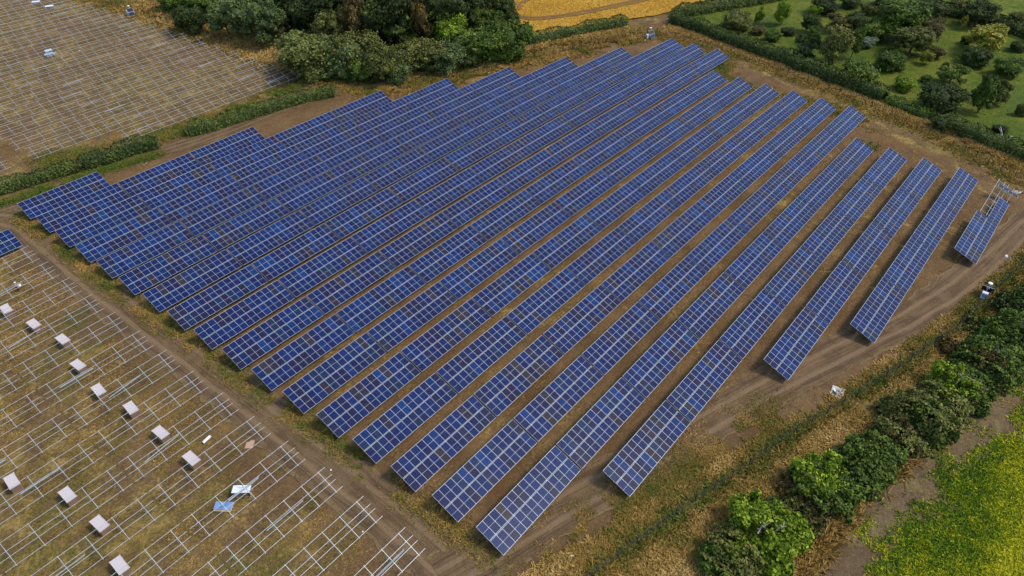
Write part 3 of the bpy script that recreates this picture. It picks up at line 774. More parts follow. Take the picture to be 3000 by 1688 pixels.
# ---- lower right hedgerow
def bigbush(px,py,wd,dp,ht,fm,label,seed,n=16000,kind='bush',leafm=.15,dead=0,frac=.5,ang=0.,cat='bush'):
    base=at(px,py,ht*frac); r=random.Random(seed); Lb=[]
    for j in range(6):
        a=j*1.05+r.uniform(-.4,.4); q=r.uniform(.10,.40); cx,cy_,ch=math.cos(a)*q,math.sin(a)*q,r.uniform(.55,1.02)
        Lb.append((cx,cy_,ch*.45,.17))
        for i in range(6):
            b_=i*1.05+r.uniform(-.3,.3); q2=r.uniform(.06,.19); Lb.append((cx+math.cos(b_)*q2,cy_+math.sin(b_)*q2,ch*r.uniform(.2,.9),r.uniform(.06,.12)))
    for i in range(8):
        a=r.uniform(0,6.28);q=r.uniform(.25,.42);Lb.append((math.cos(a)*q,math.sin(a)*q,r.uniform(.2,.6),r.uniform(.08,.13)))
    L2=[(x*wd*r.uniform(.85,1.2),y*dp*r.uniform(.85,1.2),z*ht*r.uniform(.75,1.15),rr*r.uniform(.7,1.1)*(wd*dp*ht)**(1/3)) for x,y,z,rr in Lb]
    me=crown_mesh('crown',L2,n,leafm,F[fm],seed,clump=14,spread=.62)
    o=empty('shrub' if cat=='bush' else 'tree',base,(0,0,ang)); link('crown',me,o)
    t=link('trunk',trunk_mesh(seed,.2),o); t.scale=(wd*.9,dp*.9,ht)
    for k in range(dead):
        mb=MB(); p=Vector((r.uniform(-.1,.1)*wd,r.uniform(-.3,.1)*dp,ht*.7)); d=Vector((r.uniform(-.6,.6),r.uniform(-.6,.6),.8)); pl=[p]
        for q in range(4):
            pl.append(pl[-1]+d.normalized()*ht*.14); d+=Vector((r.uniform(-.6,.6),r.uniform(-.6,.6),-.15))
        mb.tube(pl,[.09,.07,.05,.035,.02],5)
        for q in (1,2,3):
            e=Vector((r.uniform(-1,1),r.uniform(-1,1),.4)).normalized(); mb.tube([pl[q],pl[q]+e*ht*.12,pl[q]+e*ht*.2+Vector((0,0,.1))],[.045,.03,.012],4)
        link('dead_branch',mb.mesh('dead_branch',M['deadwood'],True),o)
    g='bushes of the lower right hedgerow'
    return tag(o,label,cat,g)
AB=R(38)
def pm(px,py): return pxm(at(px,py,1.5))
def BB(px,py,wpx,hpx,ht,*a,**k):
    s=pm(px,py); return bigbush(px,py,wpx/s,hpx/s,ht,*a,**k)
hedge('scrub_hedge',pts((2090,1690),(2170,1620),(2260,1560),(2350,1500)),3.0,1.9,F['olive'],'tangled olive scrub round the broad bright bush at the bottom',seed=31,wob=1.1,dens=330,leaf=.17,cat='scrub')
hedge('scrub_hedge',pts((2350,1500),(2440,1430),(2540,1365),(2600,1320)),3.4,2.6,F['green'],'tangled green scrub round the tall bright bush',seed=32,wob=1.1,dens=380,leaf=.17,cat='scrub')
hedge('scrub_hedge',pts((2600,1315),(2680,1250),(2760,1190),(2830,1130)),3.3,2.7,F['olive'],'olive scrub in the middle of the lower right hedgerow',seed=33,wob=1.1,dens=380,leaf=.16,cat='scrub')
hedge('scrub_hedge',pts((2830,1130),(2900,1070),(2960,1010),(3040,920),(3120,830)),3.6,2.8,F['green'],'tangled green scrub running up to the right picture edge',seed=34,wob=1.1,dens=380,leaf=.17,cat='scrub')
BB(2235,1560,290,230,4.0,'bright','broad bright green bush with bare grey branches, lowest of the hedgerow',11,n=26000,leafm=.17,dead=2,ang=AB)
BB(2110,1660,150,120,2.4,'green','dark green bush cut by the lower picture edge beside the broad bright bush',12,n=9000,ang=AB)
BB(2420,1385,170,190,5.0,'bright','tall bright green bush, second bright one up the hedgerow',13,n=17000,leafm=.16,frac=.6,ang=AB)
BB(2390,1480,190,120,2.4,'brown','dark brownish bramble mass in front of the tall bright green bush',14,n=11000,ang=AB)
BB(2560,1350,170,190,3.6,'green','dense dark green bush right of the tall bright green one',15,n=15000,ang=AB)
BB(2500,1415,130,110,2.4,'dark','dark low bush filling in below the dense dark green bush',16,n=8000,ang=AB)
BB(2640,1270,150,120,2.6,'brown','reddish brown dead-leaved shrub in the middle of the hedgerow',17,n=10000,ang=AB)
BB(2720,1225,170,140,3.0,'green','dark green bush between the reddish brown shrub and the field edge',18,n=13000,ang=AB)
BB(2620,1210,130,90,1.8,'olive','low olive bush on the fence side of the hedgerow',19,n=7000,ang=AB)
BB(2790,1120,150,110,4.2,'bright','bright green sapling top high up the hedgerow',20,n=11000,dead=1,ang=AB)
BB(2840,1150,150,130,2.8,'green','dark bush with pale bare branches beside the bright sapling top',21,n=12000,dead=3,ang=AB)
BB(2890,1040,130,140,2.8,'brown','brownish tangled shrub near the right edge, above the pale bare branches',22,n=11000,dead=1,ang=AB)
BB(2960,990,140,150,3.2,'green','dark green bush at the right picture edge, second from the top',23,n=12000,ang=AB)
BB(2985,890,120,140,3.2,'dark','very dark bush at the right picture edge, highest of the hedgerow',24,n=12000,ang=AB)
BB(2900,1110,110,90,2.0,'olive','small olive shrub next to the ploughed margin near the right edge',25,n=7000,ang=AB)
BB(2330,1540,120,100,1.6,'olive','low olive scrub right of the broad bright green bush',26,n=6000,ang=AB)
BB(2320,1440,120,80,1.2,'autumn','low ochre scrub on the fence side of the tall bright green bush',27,n=6000,ang=AB)
BB(2880,950,110,90,1.6,'olive','low olive scrub between the fence and the brownish tangle',28,n=6000,ang=AB)
BB(2780,1010,90,70,1.1,'autumn','little ochre weed clump on the bank near the fence at right',29,n=4000,ang=AB)

# ------------------------------------------------------------ loose grass and crops (nobody could count them)
def tufts(name,xyz,height,width,tint,m,label,seed=1,cat='grass',blades=3,flat=.0):
    rs=np.random.RandomState(seed); n=len(xyz); P=np.repeat(xyz,blades,0); k=len(P)
    a=rs.uniform(0,2*PI,k); hh=(np.repeat(height,blades) if np.ndim(height) else height)*rs.uniform(.6,1.3,k); ww=(np.repeat(width,blades) if np.ndim(width) else width)*rs.uniform(.6,1.3,k)
    dx,dy=np.cos(a)*ww,np.sin(a)*ww; la=rs.uniform(0,2*PI,k); lean=np.column_stack([np.cos(la),np.sin(la)])*(hh*rs.uniform(.5,2.2,k))[:,None]
    o=rs.normal(0,.5,(k,2))*ww[:,None]
    b=np.column_stack([P[:,0]+o[:,0],P[:,1]+o[:,1],P[:,2]-.02])
    v0=b-np.column_stack([dx,dy,0*dx])*.5; v1=b+np.column_stack([dx,dy,0*dx])*.5
    v2=v1+np.column_stack([lean[:,0]-dx*.3,lean[:,1]-dy*.3,hh]); v3=v0+np.column_stack([lean[:,0]+dx*.2,lean[:,1]+dy*.2,hh*rs.uniform(.6,1,k)])
    V=np.stack([v0,v1,v2,v3],1).reshape(-1,3); t=np.clip(np.repeat(np.repeat(tint,blades)+rs.normal(0,.07,k),4),0,1)
    me=npmesh(name,V,np.arange(4*k),np.full(k,4),m,attr=t)
    return tag(link(name,me),label,cat,kind='stuff')
def zpts(q,off=0): return np.column_stack([q,H(q[:,0],q[:,1])+off])
def patchy(q,seed,thr,soft=.15):
    f=.5*vnoise(q[:,0],q[:,1],5.5,seed)+.3*vnoise(q[:,0],q[:,1],1.9,seed+1)+.2*vnoise(q[:,0],q[:,1],.8,seed+2)
    return f
def dtracks(q): return np.minimum(np.minimum(seg_dist(q[:,0],q[:,1],tw)-3.4,seg_dist(q[:,0],q[:,1],ts)-3.),seg_dist(q[:,0],q[:,1],tn)-2.3)
rs=np.random.RandomState(11)
def field(name,poly,n,thr,hgt,wid,tb,seed,label,spread=.9,greenbias=0.):
    q=sampler(poly,n,rs); f=patchy(q,seed,thr); q=q[(f>thr+rs.uniform(-.06,.06,n))&(dtracks(q)>rs.uniform(-.6,1.,n))]
    g=vnoise(q[:,0],q[:,1],7,seed+9)*.5+vnoise(q[:,0],q[:,1],2.2,seed+8)*.5
    t=tb+(g-.5)*spread+greenbias
    return tufts(name,zpts(q),hgt*.7*rs.uniform(.5,1.4,len(q)),wid*.58,t,M['tuft'],label,seed)
field('dry_grass',REG_LEFT,110000,.46,.10,.26,.50,21,'patchy dry and green grass under the bare racks of the lower left field')
field('dry_grass',REG_UP,80000,.46,.12,.30,.52,31,'patchy dry grass under the bare racks of the upper left field')
field('dry_grass',REG_PANEL,90000,.53,.10,.24,.50,41,'sparse dry grass between and beside the panel rows')
q=sampler(REG_STRIP,90000,rs); f=patchy(q,51,.3); q=q[f>.30]
g=vnoise(q[:,0],q[:,1],4,57)*.6+vnoise(q[:,0],q[:,1],1.3,58)*.4
tufts('long_grass',zpts(q),.22*rs.uniform(.5,1.5,len(q)),.15,.62+(g-.5)*.8,M['tuft'],'long straw-coloured and green grass on the bank between fence and hedgerow',51)
# rank weeds along fences, hedges and table ends
def linear(name,line,half,n,hgt,wid,tb,spread,label,seed,m=None):
    rs=np.random.RandomState(seed); L=xy(line); L=np.array(L); sg=np.linalg.norm(np.diff(L,axis=0),axis=1); k=rs.choice(len(sg),n*2,p=sg/sg.sum()); n=n*2; t=rs.rand(n)[:,None]
    q=L[k]*(1-t)+L[k+1]*t+rs.normal(0,half,(n,2)); f=patchy(q,seed,.4); q=q[f>.38]
    g=vnoise(q[:,0],q[:,1],5,seed+5)*.5+vnoise(q[:,0],q[:,1],1.6,seed+6)*.5
    return tufts(name,zpts(q),hgt*.9*rs.uniform(.5,1.5,len(q)),wid*.6,tb+(g-.5)*spread,m or M['tuft'],label,seed)
FN1=pts((180,-40),(262,-2),(340,20),(400,36),(500,75),(590,102),(690,140),(790,170),(870,196),(940,215),(1000,240),(1048,262))
FN2=pts((1068,268),(1112,262),(1180,254),(1260,242),(1360,222),(1480,190),(1600,165),(1690,148),(1790,125),(1870,103),(1925,100))
FN3=pts((1925,100),(1990,120),(2062,140),(2150,165),(2220,190),(2290,215),(2370,245),(2450,275),(2540,312),(2630,350),(2730,396),(2830,448),(2920,500),(3000,540),(3090,590))
FN4=pts((3080,690),(3000,770),(2930,840),(2850,920),(2790,975),(2700,1035),(2600,1105),(2550,1135),(2455,1195),(2340,1262),(2260,1320),(2170,1385),(2080,1445),(2000,1495),(1925,1555),(1870,1590),(1820,1630),(1750,1680),(1680,1730))
linear('weeds',FN4,.6,3000,.40,.26,.34,.6,'green weeds growing through the lower right fence',61)
linear('weeds',FN3,1.6,9000,.22,.26,.5,.7,'dry weeds along the fence below the long hedge',62)
linear('weeds',FN2,2.0,16000,.38,.3,.55,.7,'tall straw-coloured weeds along the fence below the woodland',63)
linear('weeds',FN1,2.2,12000,.35,.3,.55,.8,'tall dry weeds along the fence of the upper left field',64)
linear('long_grass',pts((420,10),(520,55),(620,95),(720,115),(800,165),(860,185)),3.,9000,.7,.35,.74,.45,'ochre long grass between the upper fence and the woodland',65)
linear('long_grass',pts((1150,225),(1300,200),(1450,170),(1600,145),(1750,115),(1850,90)),1.5,11000,.6,.32,.66,.5,'ochre long grass between the woodland, the wheat hedge and the fence',66)
linear('long_grass',pts((1960,82),(2080,120),(2200,165),(2330,215),(2450,262),(2580,315),(2700,370)),.9,7000,.4,.3,.72,.3,'straw-coloured grass strip at the foot of the long hedge',67)
linear('long_grass',pts((2560,310),(2700,365),(2820,410),(2950,468),(3050,515)),1.6,7000,.4,.3,.62,.4,'dry grass strip at the foot of the right-hand hedge',68)
linear('long_grass',pts((2330,1680),(2430,1530),(2560,1410),(2650,1320),(2760,1210)),.8,6000,.6,.3,.66,.3,'straw-coloured grass fringe between the hedgerow and the ploughed margin',69)
linear('weeds',pts((1640,1600),(1800,1520),(1950,1420),(2050,1330),(2180,1270),(2300,1200)),2.2,9000,.2,.18,.5,.8,'rough weeds between the dirt track and the lower right fence',70)
linear('weeds',[Vector((X0[r]-.6,row_y(r+1)+s*2.,0)) for r in range(17) for s in (1,-1)],1.,7000,.22,.24,.45,.8,'weeds tufted round the left ends of the panel rows',71)
linear('weeds',[Vector((X0[r]+NTAB[r]*(TL+GAP)+1,row_y(r+1),0)) for r in range(8,17)],1.8,5000,.2,.26,.45,.8,'weeds tufted round the right ends of the panel rows',72)
linear('meadow_grass',pts((0,600),(240,520),(470,450)),.8,5000,.22,.26,.25,.4,'green grass at the foot of the clipped hedges',73)
linear('meadow_grass',pts((120,470),(300,450),(500,390),(700,320),(880,240)),1.6,9000,.2,.28,.36,.6,'green and dry grass between the upper racks and the clipped hedge',74)
q=sampler(REG_ORCH,26000,rs); g=vnoise(q[:,0],q[:,1],9,81)*.6+vnoise(q[:,0],q[:,1],2.5,82)*.4
tufts('meadow_grass',zpts(q,.03),.09*rs.uniform(.5,1.4,len(q)),.28,.26+(g-.4)*.45,M['tuft'],'rough green grass of the orchard floor',81)
q=sampler(REG_WHEAT,20000,rs); g=vnoise(q[:,0],q[:,1],6,91)
M['ears']=tuftmat('wheat_ears',[(0,(.36,.19,.03)),(.5,(.56,.33,.055)),(1,(.70,.46,.11))])
tufts('wheat_ears',zpts(q,.33),.14,.3,.3+g*.4,M['ears'],'ripe ears of the golden wheat field','91'.__len__(),cat='wheat')
# mustard in flower
q=sampler(REG_CROP,190000,rs)
EDGE=xy(pts((2200,1760),(2420,1560),(2620,1345),(2800,1190),(3000,1035),(3200,900)))
d=seg_dist(q[:,0],q[:,1],EDGE)
ca,sa=math.cos(R(-26)),math.sin(R(-26))
EV=(Vector(EDGE[4])-Vector(EDGE[0])).normalized()
al=q[:,0]*EV.x+q[:,1]*EV.y; ac=-q[:,0]*EV.y+q[:,1]*EV.x
den=np.clip((d-3.4)/8.,0,1)*1.0+.55*(vnoise(al,ac,6,95)-.5)+.45*(vnoise(al*.25,ac,.9,96)-.5)+.3*(vnoise(al,ac,1.5,97)-.5)
den=np.where(d<2.0,-.2,den)
k=rs.rand(len(q))<np.clip(den*1.2,0,.92); q=q[k]; al=al[k];ac=ac[k];d=d[k]
t=.57+.60*(vnoise(al*.6,ac,4.5,98)-.5)+.35*(vnoise(al,ac,1.2,99)-.5)+rs.normal(0,.22,len(q))-.12*np.clip((9-d)/6,0,1)
tufts('mustard_crop',zpts(q,.05),.24,.13,t,M['mustard'],'yellow-flowering mustard plants thinning towards the bare margin','x'.__len__(),cat='crop',blades=2)

# ------------------------------------------------------------ fences
def fence(line,label,mesh,step=2.9,hh=1.75,post=.09,wire=.012,nh=5,vs=1.2,pm_=None,lean=.03):
    L=[Vector((p.x,p.y)) for p in line]; root=empty('wire_fence',(L[0].x,L[0].y,h(L[0].x,L[0].y))); o0=root.location.copy()
    segs=[(a,b,(b-a).length) for a,b in zip(L,L[1:])]; tot=sum(s[2] for s in segs)
    def P(s):
        a0=0
        for a,b,l in segs:
            if s<=a0+l: t=(s-a0)/l; return a*(1-t)+b*t
            a0+=l
        return segs[-1][1]
    mb=MB(); mb.tube([(0,0,-.3),(0,0,hh)],post/2,6); me=mb.mesh('post',pm_ or M['wood'])
    n=int(tot/step); PP=[]
    for i in range(n+1):
        p=P(tot*i/n); z=h(p.x,p.y); PP.append(Vector((p.x,p.y,z)))
        link('post',me,root,Vector((p.x,p.y,z))-o0,(rnd.uniform(-lean,lean),rnd.uniform(-lean,lean),rnd.uniform(0,6)))
    mb=MB()
    for a,b in zip(PP,PP[1:]):
        a=a-o0;b=b-o0
        for j in range(nh): z=.12+(hh-.25)*j/(nh-1); mb.bar(a+Vector((0,0,z)),b+Vector((0,0,z)),wire,wire)
        if mesh:
            k=max(1,int((b-a).length/vs))
            for j in range(k): q=a.lerp(b,j/k); mb.bar(q+Vector((0,0,.1)),q+Vector((0,0,hh-.12)),wire,wire)
    link('wire_mesh',mb.mesh('wire_mesh',M['wire']),root)
    return tag(root,label,'fence')
fence(FN1,'post and wire fence above the upper left rack field',False,wire=.02,post=.15)
fence(FN2,'post and wire fence between the back panel row ends and the woodland',False,wire=.02,post=.15)
fence(FN3,'post and wire fence along the orchard side of the panel rows',False,wire=.018,post=.14)
fence(FN4,'dark green mesh fence along the lower right side of the site',True,step=3.1,hh=1.9,post=.11,wire=.012,nh=7,vs=.4,pm_=M['wire'])
def railfence():
    L=pts((2745,50),(2790,66),(2835,78),(2880,92)); root=empty('rail_fence',L[0]); P=[L[0].lerp(L[1],t) for t in (0,.5)]+[L[1].lerp(L[2],t) for t in (0,.5)]+[L[2].lerp(L[3],t) for t in (0,.5,1)]
    mb=MB(); mb.box((0,0,.55),(.12,.12,1.3)); me=mb.mesh('post',M['wood'])
    for p in P: link('post',me,root,p-L[0])
    for j in range(3):
        mb=MB()
        for a,b in zip(P,P[1:]): mb.bar(a-L[0]+Vector((0,0,.35+.36*j)),b-L[0]+Vector((0,0,.35+.36*j)),.05,.12)
        link('rail',mb.mesh('rail',M['wood']),root)
    tag(root,'dark wooden post and rail fence at the far side of the orchard','fence')
railfence()

# ------------------------------------------------------------ site objects
M['card']=mat('brown_cardboard',(.22,.135,.09),.85); M['lid']=mat('pale_cardboard_lid',(.58,.50,.47),.8); M['pine']=mat('pale_pallet_wood',(.50,.38,.22),.85)
M['sheetwhite']=mat('white_packing_sheet',(.80,.82,.85),.45)
def crate_parts():
    out={}
    mb=MB()
    for y in (-.95,-.32,.32,.95): mb.box((0,y,.05),(1.12,.10,.10))
    for x in (-.5,-.17,.17,.5): mb.box((x,0,.115),(.12,2.16,.03))
    out['pallet']=mb.mesh('pallet',M['pine'])
    mb=MB(); mb.box((0,0,.62),(1.08,2.10,.98)); out['carton']=mb.mesh('carton',M['card'])
    # lid: shallow tray with a raised turned edge and bulged corners
    bm_v=[];mb=MB(); mb.box((0,0,1.135),(1.16,2.18,.05))
    for sx in (-1,1):
        mb.box((sx*.585,0,1.10),(.035,2.20,.16)); 
        mb.box((0,sx*1.095,1.10),(1.20,.035,.16))
        for sy in (-1,1): mb.box((sx*.575,sy*1.085,1.125),(.10,.10,.14),rz=.785)
    mb.box((0,0,1.165),(1.10,.05,.012)); mb.box((0,.52,1.163),(1.10,.02,.008)); mb.box((0,-.52,1.163),(1.10,.02,.008))
    out['lid']=mb.mesh('lid',M['lid']); return out
CR=crate_parts()
CL=[((17,904),'first','pale-lidded panel crate nearest the person, at the left picture edge'),
((98,948),'','pale-lidded panel crate, second along the upper diagonal line of crates'),
((183,993),'','pale-lidded panel crate, third along the upper diagonal line'),
((228,1068),'','pale-lidded panel crate, fourth along the upper diagonal line'),
((288,1141),'','pale-lidded panel crate, fifth along the upper diagonal line'),
((383,1194),'','pale-lidded panel crate, sixth along the upper diagonal line'),
((470,1266),'','pale-lidded panel crate, seventh along the upper diagonal line'),
((560,1342),'','pale-lidded panel crate nearest the white plastic roll'),
((34,1409),'','pale-lidded panel crate at the left edge, first of the lower line'),
((197,1448),'','pale-lidded panel crate, second along the lower line of crates'),
((291,1533),'','pale-lidded panel crate, third along the lower line of crates'),
((350,1655),'','pale-lidded panel crate cut by the lower picture edge')]
for i,((px,py),_,lab) in enumerate(CL):
    p=at(px,py,1.15); o=empty('panel_crate',p,(0,0,rnd.uniform(-.09,.09)+(.0 if i<7 else -.02)))
    for k in ('pallet','carton','lid'): link(k,CR[k],o)
    tag(o,lab,'crate','pale-lidded crates of panels in the lower left field')
for i,(px,py,lab) in enumerate([(105,5,'white-topped crate in the upper left corner, nearer the picture edge'),(144,18,'white-topped crate in the upper left corner, lower of the two')]):
    p=at(px,py,1.1); o=empty('panel_crate',p,(0,0,R(60)))
    for k in ('pallet','carton'): link(k,CR[k],o)
    mb=MB(); mb.box((0,0,1.13),(1.2,2.2,.06)); mb.box((0,.3,1.165),(1.0,.9,.012)); link('lid',mb.mesh('lid',M['sheetwhite']),o)
    tag(o,lab,'crate','white-topped crates in the upper left corner')
MODP=MOD.copy(); pc=mat('glass_painted_sky_reflection',(.20,.32,.52),.25); MODP.materials[0]=pc  # sky reflection is put into the pale base colour of the stacked panels
# opened stacks
def open_stack(px,py,up,rz,hh,label,white):
    p=at(px,py,up); o=empty('module_stack',p,(0,0,rz))
    mb=MB()
    for y in (-.45,0,.45): mb.box((0,y,.05),(2.2,.10,.10))
    for x in (-.95,-.5,0,.5,.95): mb.box((x,0,.115),(.14,1.16,.03))
    link('pallet',mb.mesh('pallet',M['pine']),o)
    n=int((hh-.16)/.04); 
    if white:
        mb=MB(); mb.box((0,0,.13+(hh-.2)/2),(2.06,1.0,hh-.2)); mb.box((-.9,-.52,.13+(hh-.2)/2),(.25,.02,hh-.24),1); mb.box((.95,-.52,.13+(hh-.2)/2),(.16,.02,hh-.24),1)
        link('carton',mb.mesh('carton',[M['card'],M['black']]),o)
        mb=MB(); mb.box((-.0,0,hh-.03),(2.12,1.07,.035)); mb.box((.3,0,hh-.008),(.04,1.0,.01)); link('packing_sheet',mb.mesh('packing_sheet',M['sheetwhite']),o)
    else:
        for k in range(n): link('solar_module',MODP,o,(0,.0,.135+k*.038),(0,0,PI/2))
        mb=MB(); mb.box((0,-.30,.15),(2.1,.75,.02)); link('packing_sheet',mb.mesh('packing_sheet',M['pine']),o)
    tag(o,label,'panel stack'); return o
IMX=math.atan2(-.77,.64)
open_stack(707,1433,.95,IMX+.02,.98,'opened crate with a bright white sheet on top, under a bare rack',True)
open_stack(655,1482,.3,IMX-.05,.42,'low stack of blue panels on a pale pallet, under a bare rack',False)
# cardboard, roll, slab, scraps
p=at(732,1303); mb=MB(); V=[(-.5,-.62),(.5,-.62),(.5,.62),(-.12,.62),(-.12,.42),(-.5,.36)]
mb.v=[(x,y,.03) for x,y in V]+[(x,y,.07+.05*(x>0)) for x,y in V]; mb.f=[tuple(range(6))[::-1],tuple(range(6,12))]+[(i,(i+1)%6,6+(i+1)%6,6+i) for i in range(6)]; mb.m=[0]*8
o=link('cardboard_sheet',mb.mesh('cardboard_sheet',mat('tan_cardboard',(.50,.30,.19),.85)),None,p,(.03,0,R(-52))); tag(o,'tan cardboard sheet with a notched corner lying under a rack','cardboard')
p=at(606,1288,.15); o=empty('plastic_roll',p,(0,0,R(10)))
mb=MB(); mb.tube([(-.62,0,.17),(-.2,.01,.2),(.25,-.01,.21),(.6,0,.2)],[.15,.19,.2,.19],12); mb.tube([(.55,0,.32),(.3,0,.37),(0,0,.36)],[.05,.07,.04],8); link('roll',mb.mesh('roll',mat('white_film',(.82,.85,.86),.35),True),o)
mb=MB(); mb.tube([(-.66,0,.17),(-.60,0,.17)],.09,10); link('core',mb.mesh('core',M['black']),o)
tag(o,'white plastic film roll lying on the grass between two racks','plastic roll')
p=at(2453,1151); o=empty('concrete_slab',p,(0,0,R(8)))
mb=MB(); mb.box((0,0,.08),(2.0,1.7,.16)); link('slab',mb.mesh('slab',mat('pale_concrete',(.55,.50,.40),.9)),o)
mb=MB(); mb.box((-.25,.25,.30),(.8,.22,.28),rz=.5); mb.box((.2,.1,.22),(.6,.2,.1),rz=-.4); mb.box((.1,-.3,.2),(.5,.14,.08),rz=.9); link('bracket',mb.mesh('bracket',M['darksteel']),o)
mb=MB(); mb.box((-.1,.45,.46),(.6,.2,.03),rz=.5); mb.box((-.35,.1,.40),(.5,.08,.03),rz=.5); link('plate',mb.mesh('plate',M['white']),o)
tag(o,'pale concrete slab with bent grey metal on it, beside the lower right fence','slab')
def scrap(px,py,s,m,label,seed,name='litter',cat='litter'):
    r=random.Random(seed); p=at(px,py); mb=MB()
    n=9; ring=[(math.cos(2*PI*i/n)*s*r.uniform(.35,.6),math.sin(2*PI*i/n)*s*r.uniform(.3,.6)) for i in range(n)]
    mb.v=[(x,y,.02) for x,y in ring]+[(x*.7,y*.7,.05+r.uniform(.02,.3)*s) for x,y in ring]+[(0,0,.3*s)]
    for i in range(n): j=(i+1)%n; mb.f+= [(i,j,n+j,n+i),(n+i,n+j,2*n)]; mb.m+=[0,0]
    mb.f.append(tuple(reversed(range(n)))); mb.m.append(0)
    return tag(link(name,mb.mesh(name,m),None,p,(0,0,r.uniform(0,6))),label,cat)
SC=[(2948,752,.7,'white','crumpled white sheet on the bare soil near the right fence'),(2958,758,.8,'darksteel','dark metal scrap next to a crumpled white sheet near the right fence'),(1678,1630,.4,'white','small white scrap near the fence at the bottom, left of another'),(1826,1593,.35,'white','small white scrap caught in weeds by the fence at the bottom'),(970,1378,.28,'white','tiny white scrap on the edge of the dirt track'),(2136,144,.35,'white','white scrap by the fence near the far right panel ends'),(2614,320,.35,'white','white scrap below the long hedge'),(2594,329,.3,'white','second white scrap below the long hedge, nearer the fence'),(1431,215,.9,'sheetwhite','flat pale scrap on red earth behind the back panel row'),(1226,231,.4,'white','white scrap in the weeds by the woodland fence'),(1063,1559,.25,'white','tiny white scrap between the two lowest racks'),(787,162,.4,'white','white scrap at the fence above the upper left racks'),(233,149,.5,'white','white scrap on the grass in the upper left rack field'),(1890,120,.6,'sheetwhite','pale broken scraps beside the far camera tower')]
for i,(px,py,s,m,l) in enumerate(SC): scrap(px,py,s,M[m],l,i)
# pale stick on the track, planks
def stick(px,py,qx,qy,label,wd=.09,m='pine',name='plank'):
    a=at(px,py);b=at(qx,qy); mb=MB(); mb.bar((0,0,.09),b-a+Vector((0,0,.09)),wd,.05); tag(link(name,mb.mesh(name,M[m]),None,a),label,'plank')
stick(419,484,431,478,'pale plank lying on the earth strip behind the front hedge')
stick(426,472,440,465,'thin pale plank lying next to another behind the front hedge',.05)
# loose panel laid across the end of the half-built table and cable coil
p=at(2956,555,2.2); o=empty('loose_module',p+Vector((0,0,2.15)),(TILT*.9,0,R(3))); 
link('solar_module',MOD,o,(0,0,.0),(0,0,0)); link('solar_module',MOD,o,(-.02,-1.9,-.04),(0,0,0)); o.location-=Vector((0,-.9,.0))
tag(o,'two loose panels laid across the upper end of the half-built table','solar panel')
p=at(2977,563,.1); mb=MB()
for k in range(3):
    c=Vector((.15*k,-.2*k,.08+.03*k)); mb.tube([c+Vector((math.cos(a)*.42,math.sin(a)*.36,.03*math.sin(3*a+k))) for a in np.linspace(0,6.1,18)],.035,5)
mb.tube([(.3,-.5,.05),(.8,-.8,.05),(1.2,-1.1,.06)],.05,5)
tag(link('cable_coil',mb.mesh('cable_coil',M['white'],True),None,p),'coil of pale cable on the grass beyond the half-built table','cable')
# grey heap of parts in the upper left field
p=at(145,157,.6); o=empty('parts_bin',p,(0,0,R(-6)))
grey=mat('pale_grey_plastic',(.45,.52,.58),.6)
mb=MB()
for x in (-1,0,1): mb.box((x*.9,0,.06),(.12,1.7,.12))
mb.box((0,0,.14),(2.1,1.7,.03)); link('pallet',mb.mesh('pallet',M['pine']),o)
mb=MB(); r=random.Random(5)
for i in range(22): mb.box((r.uniform(-1.1,1.1),r.uniform(-.9,.4),.3+r.uniform(0,.45)),(r.uniform(.5,1.1),r.uniform(.25,.6),.06),rz=r.uniform(-.5,.5),rx=r.uniform(-.25,.25))
mb.box((0,-.2,.32),(2.0,1.1,.34)); link('load',mb.mesh('load',grey),o)
mb=MB(); mb.box((.15,.75,.75),(1.5,.5,.9)); mb.box((.15,.6,1.23),(1.7,.9,.05),rx=.25); link('cover',mb.mesh('cover',grey),o)
mb=MB(); mb.box((.25,.49,1.0),(1.2,.03,.28)); link('opening',mb.mesh('opening',M['black']),o)
tag(o,'pale grey-blue heap of mounting parts with a dark opening, among the upper left racks','parts pallet')
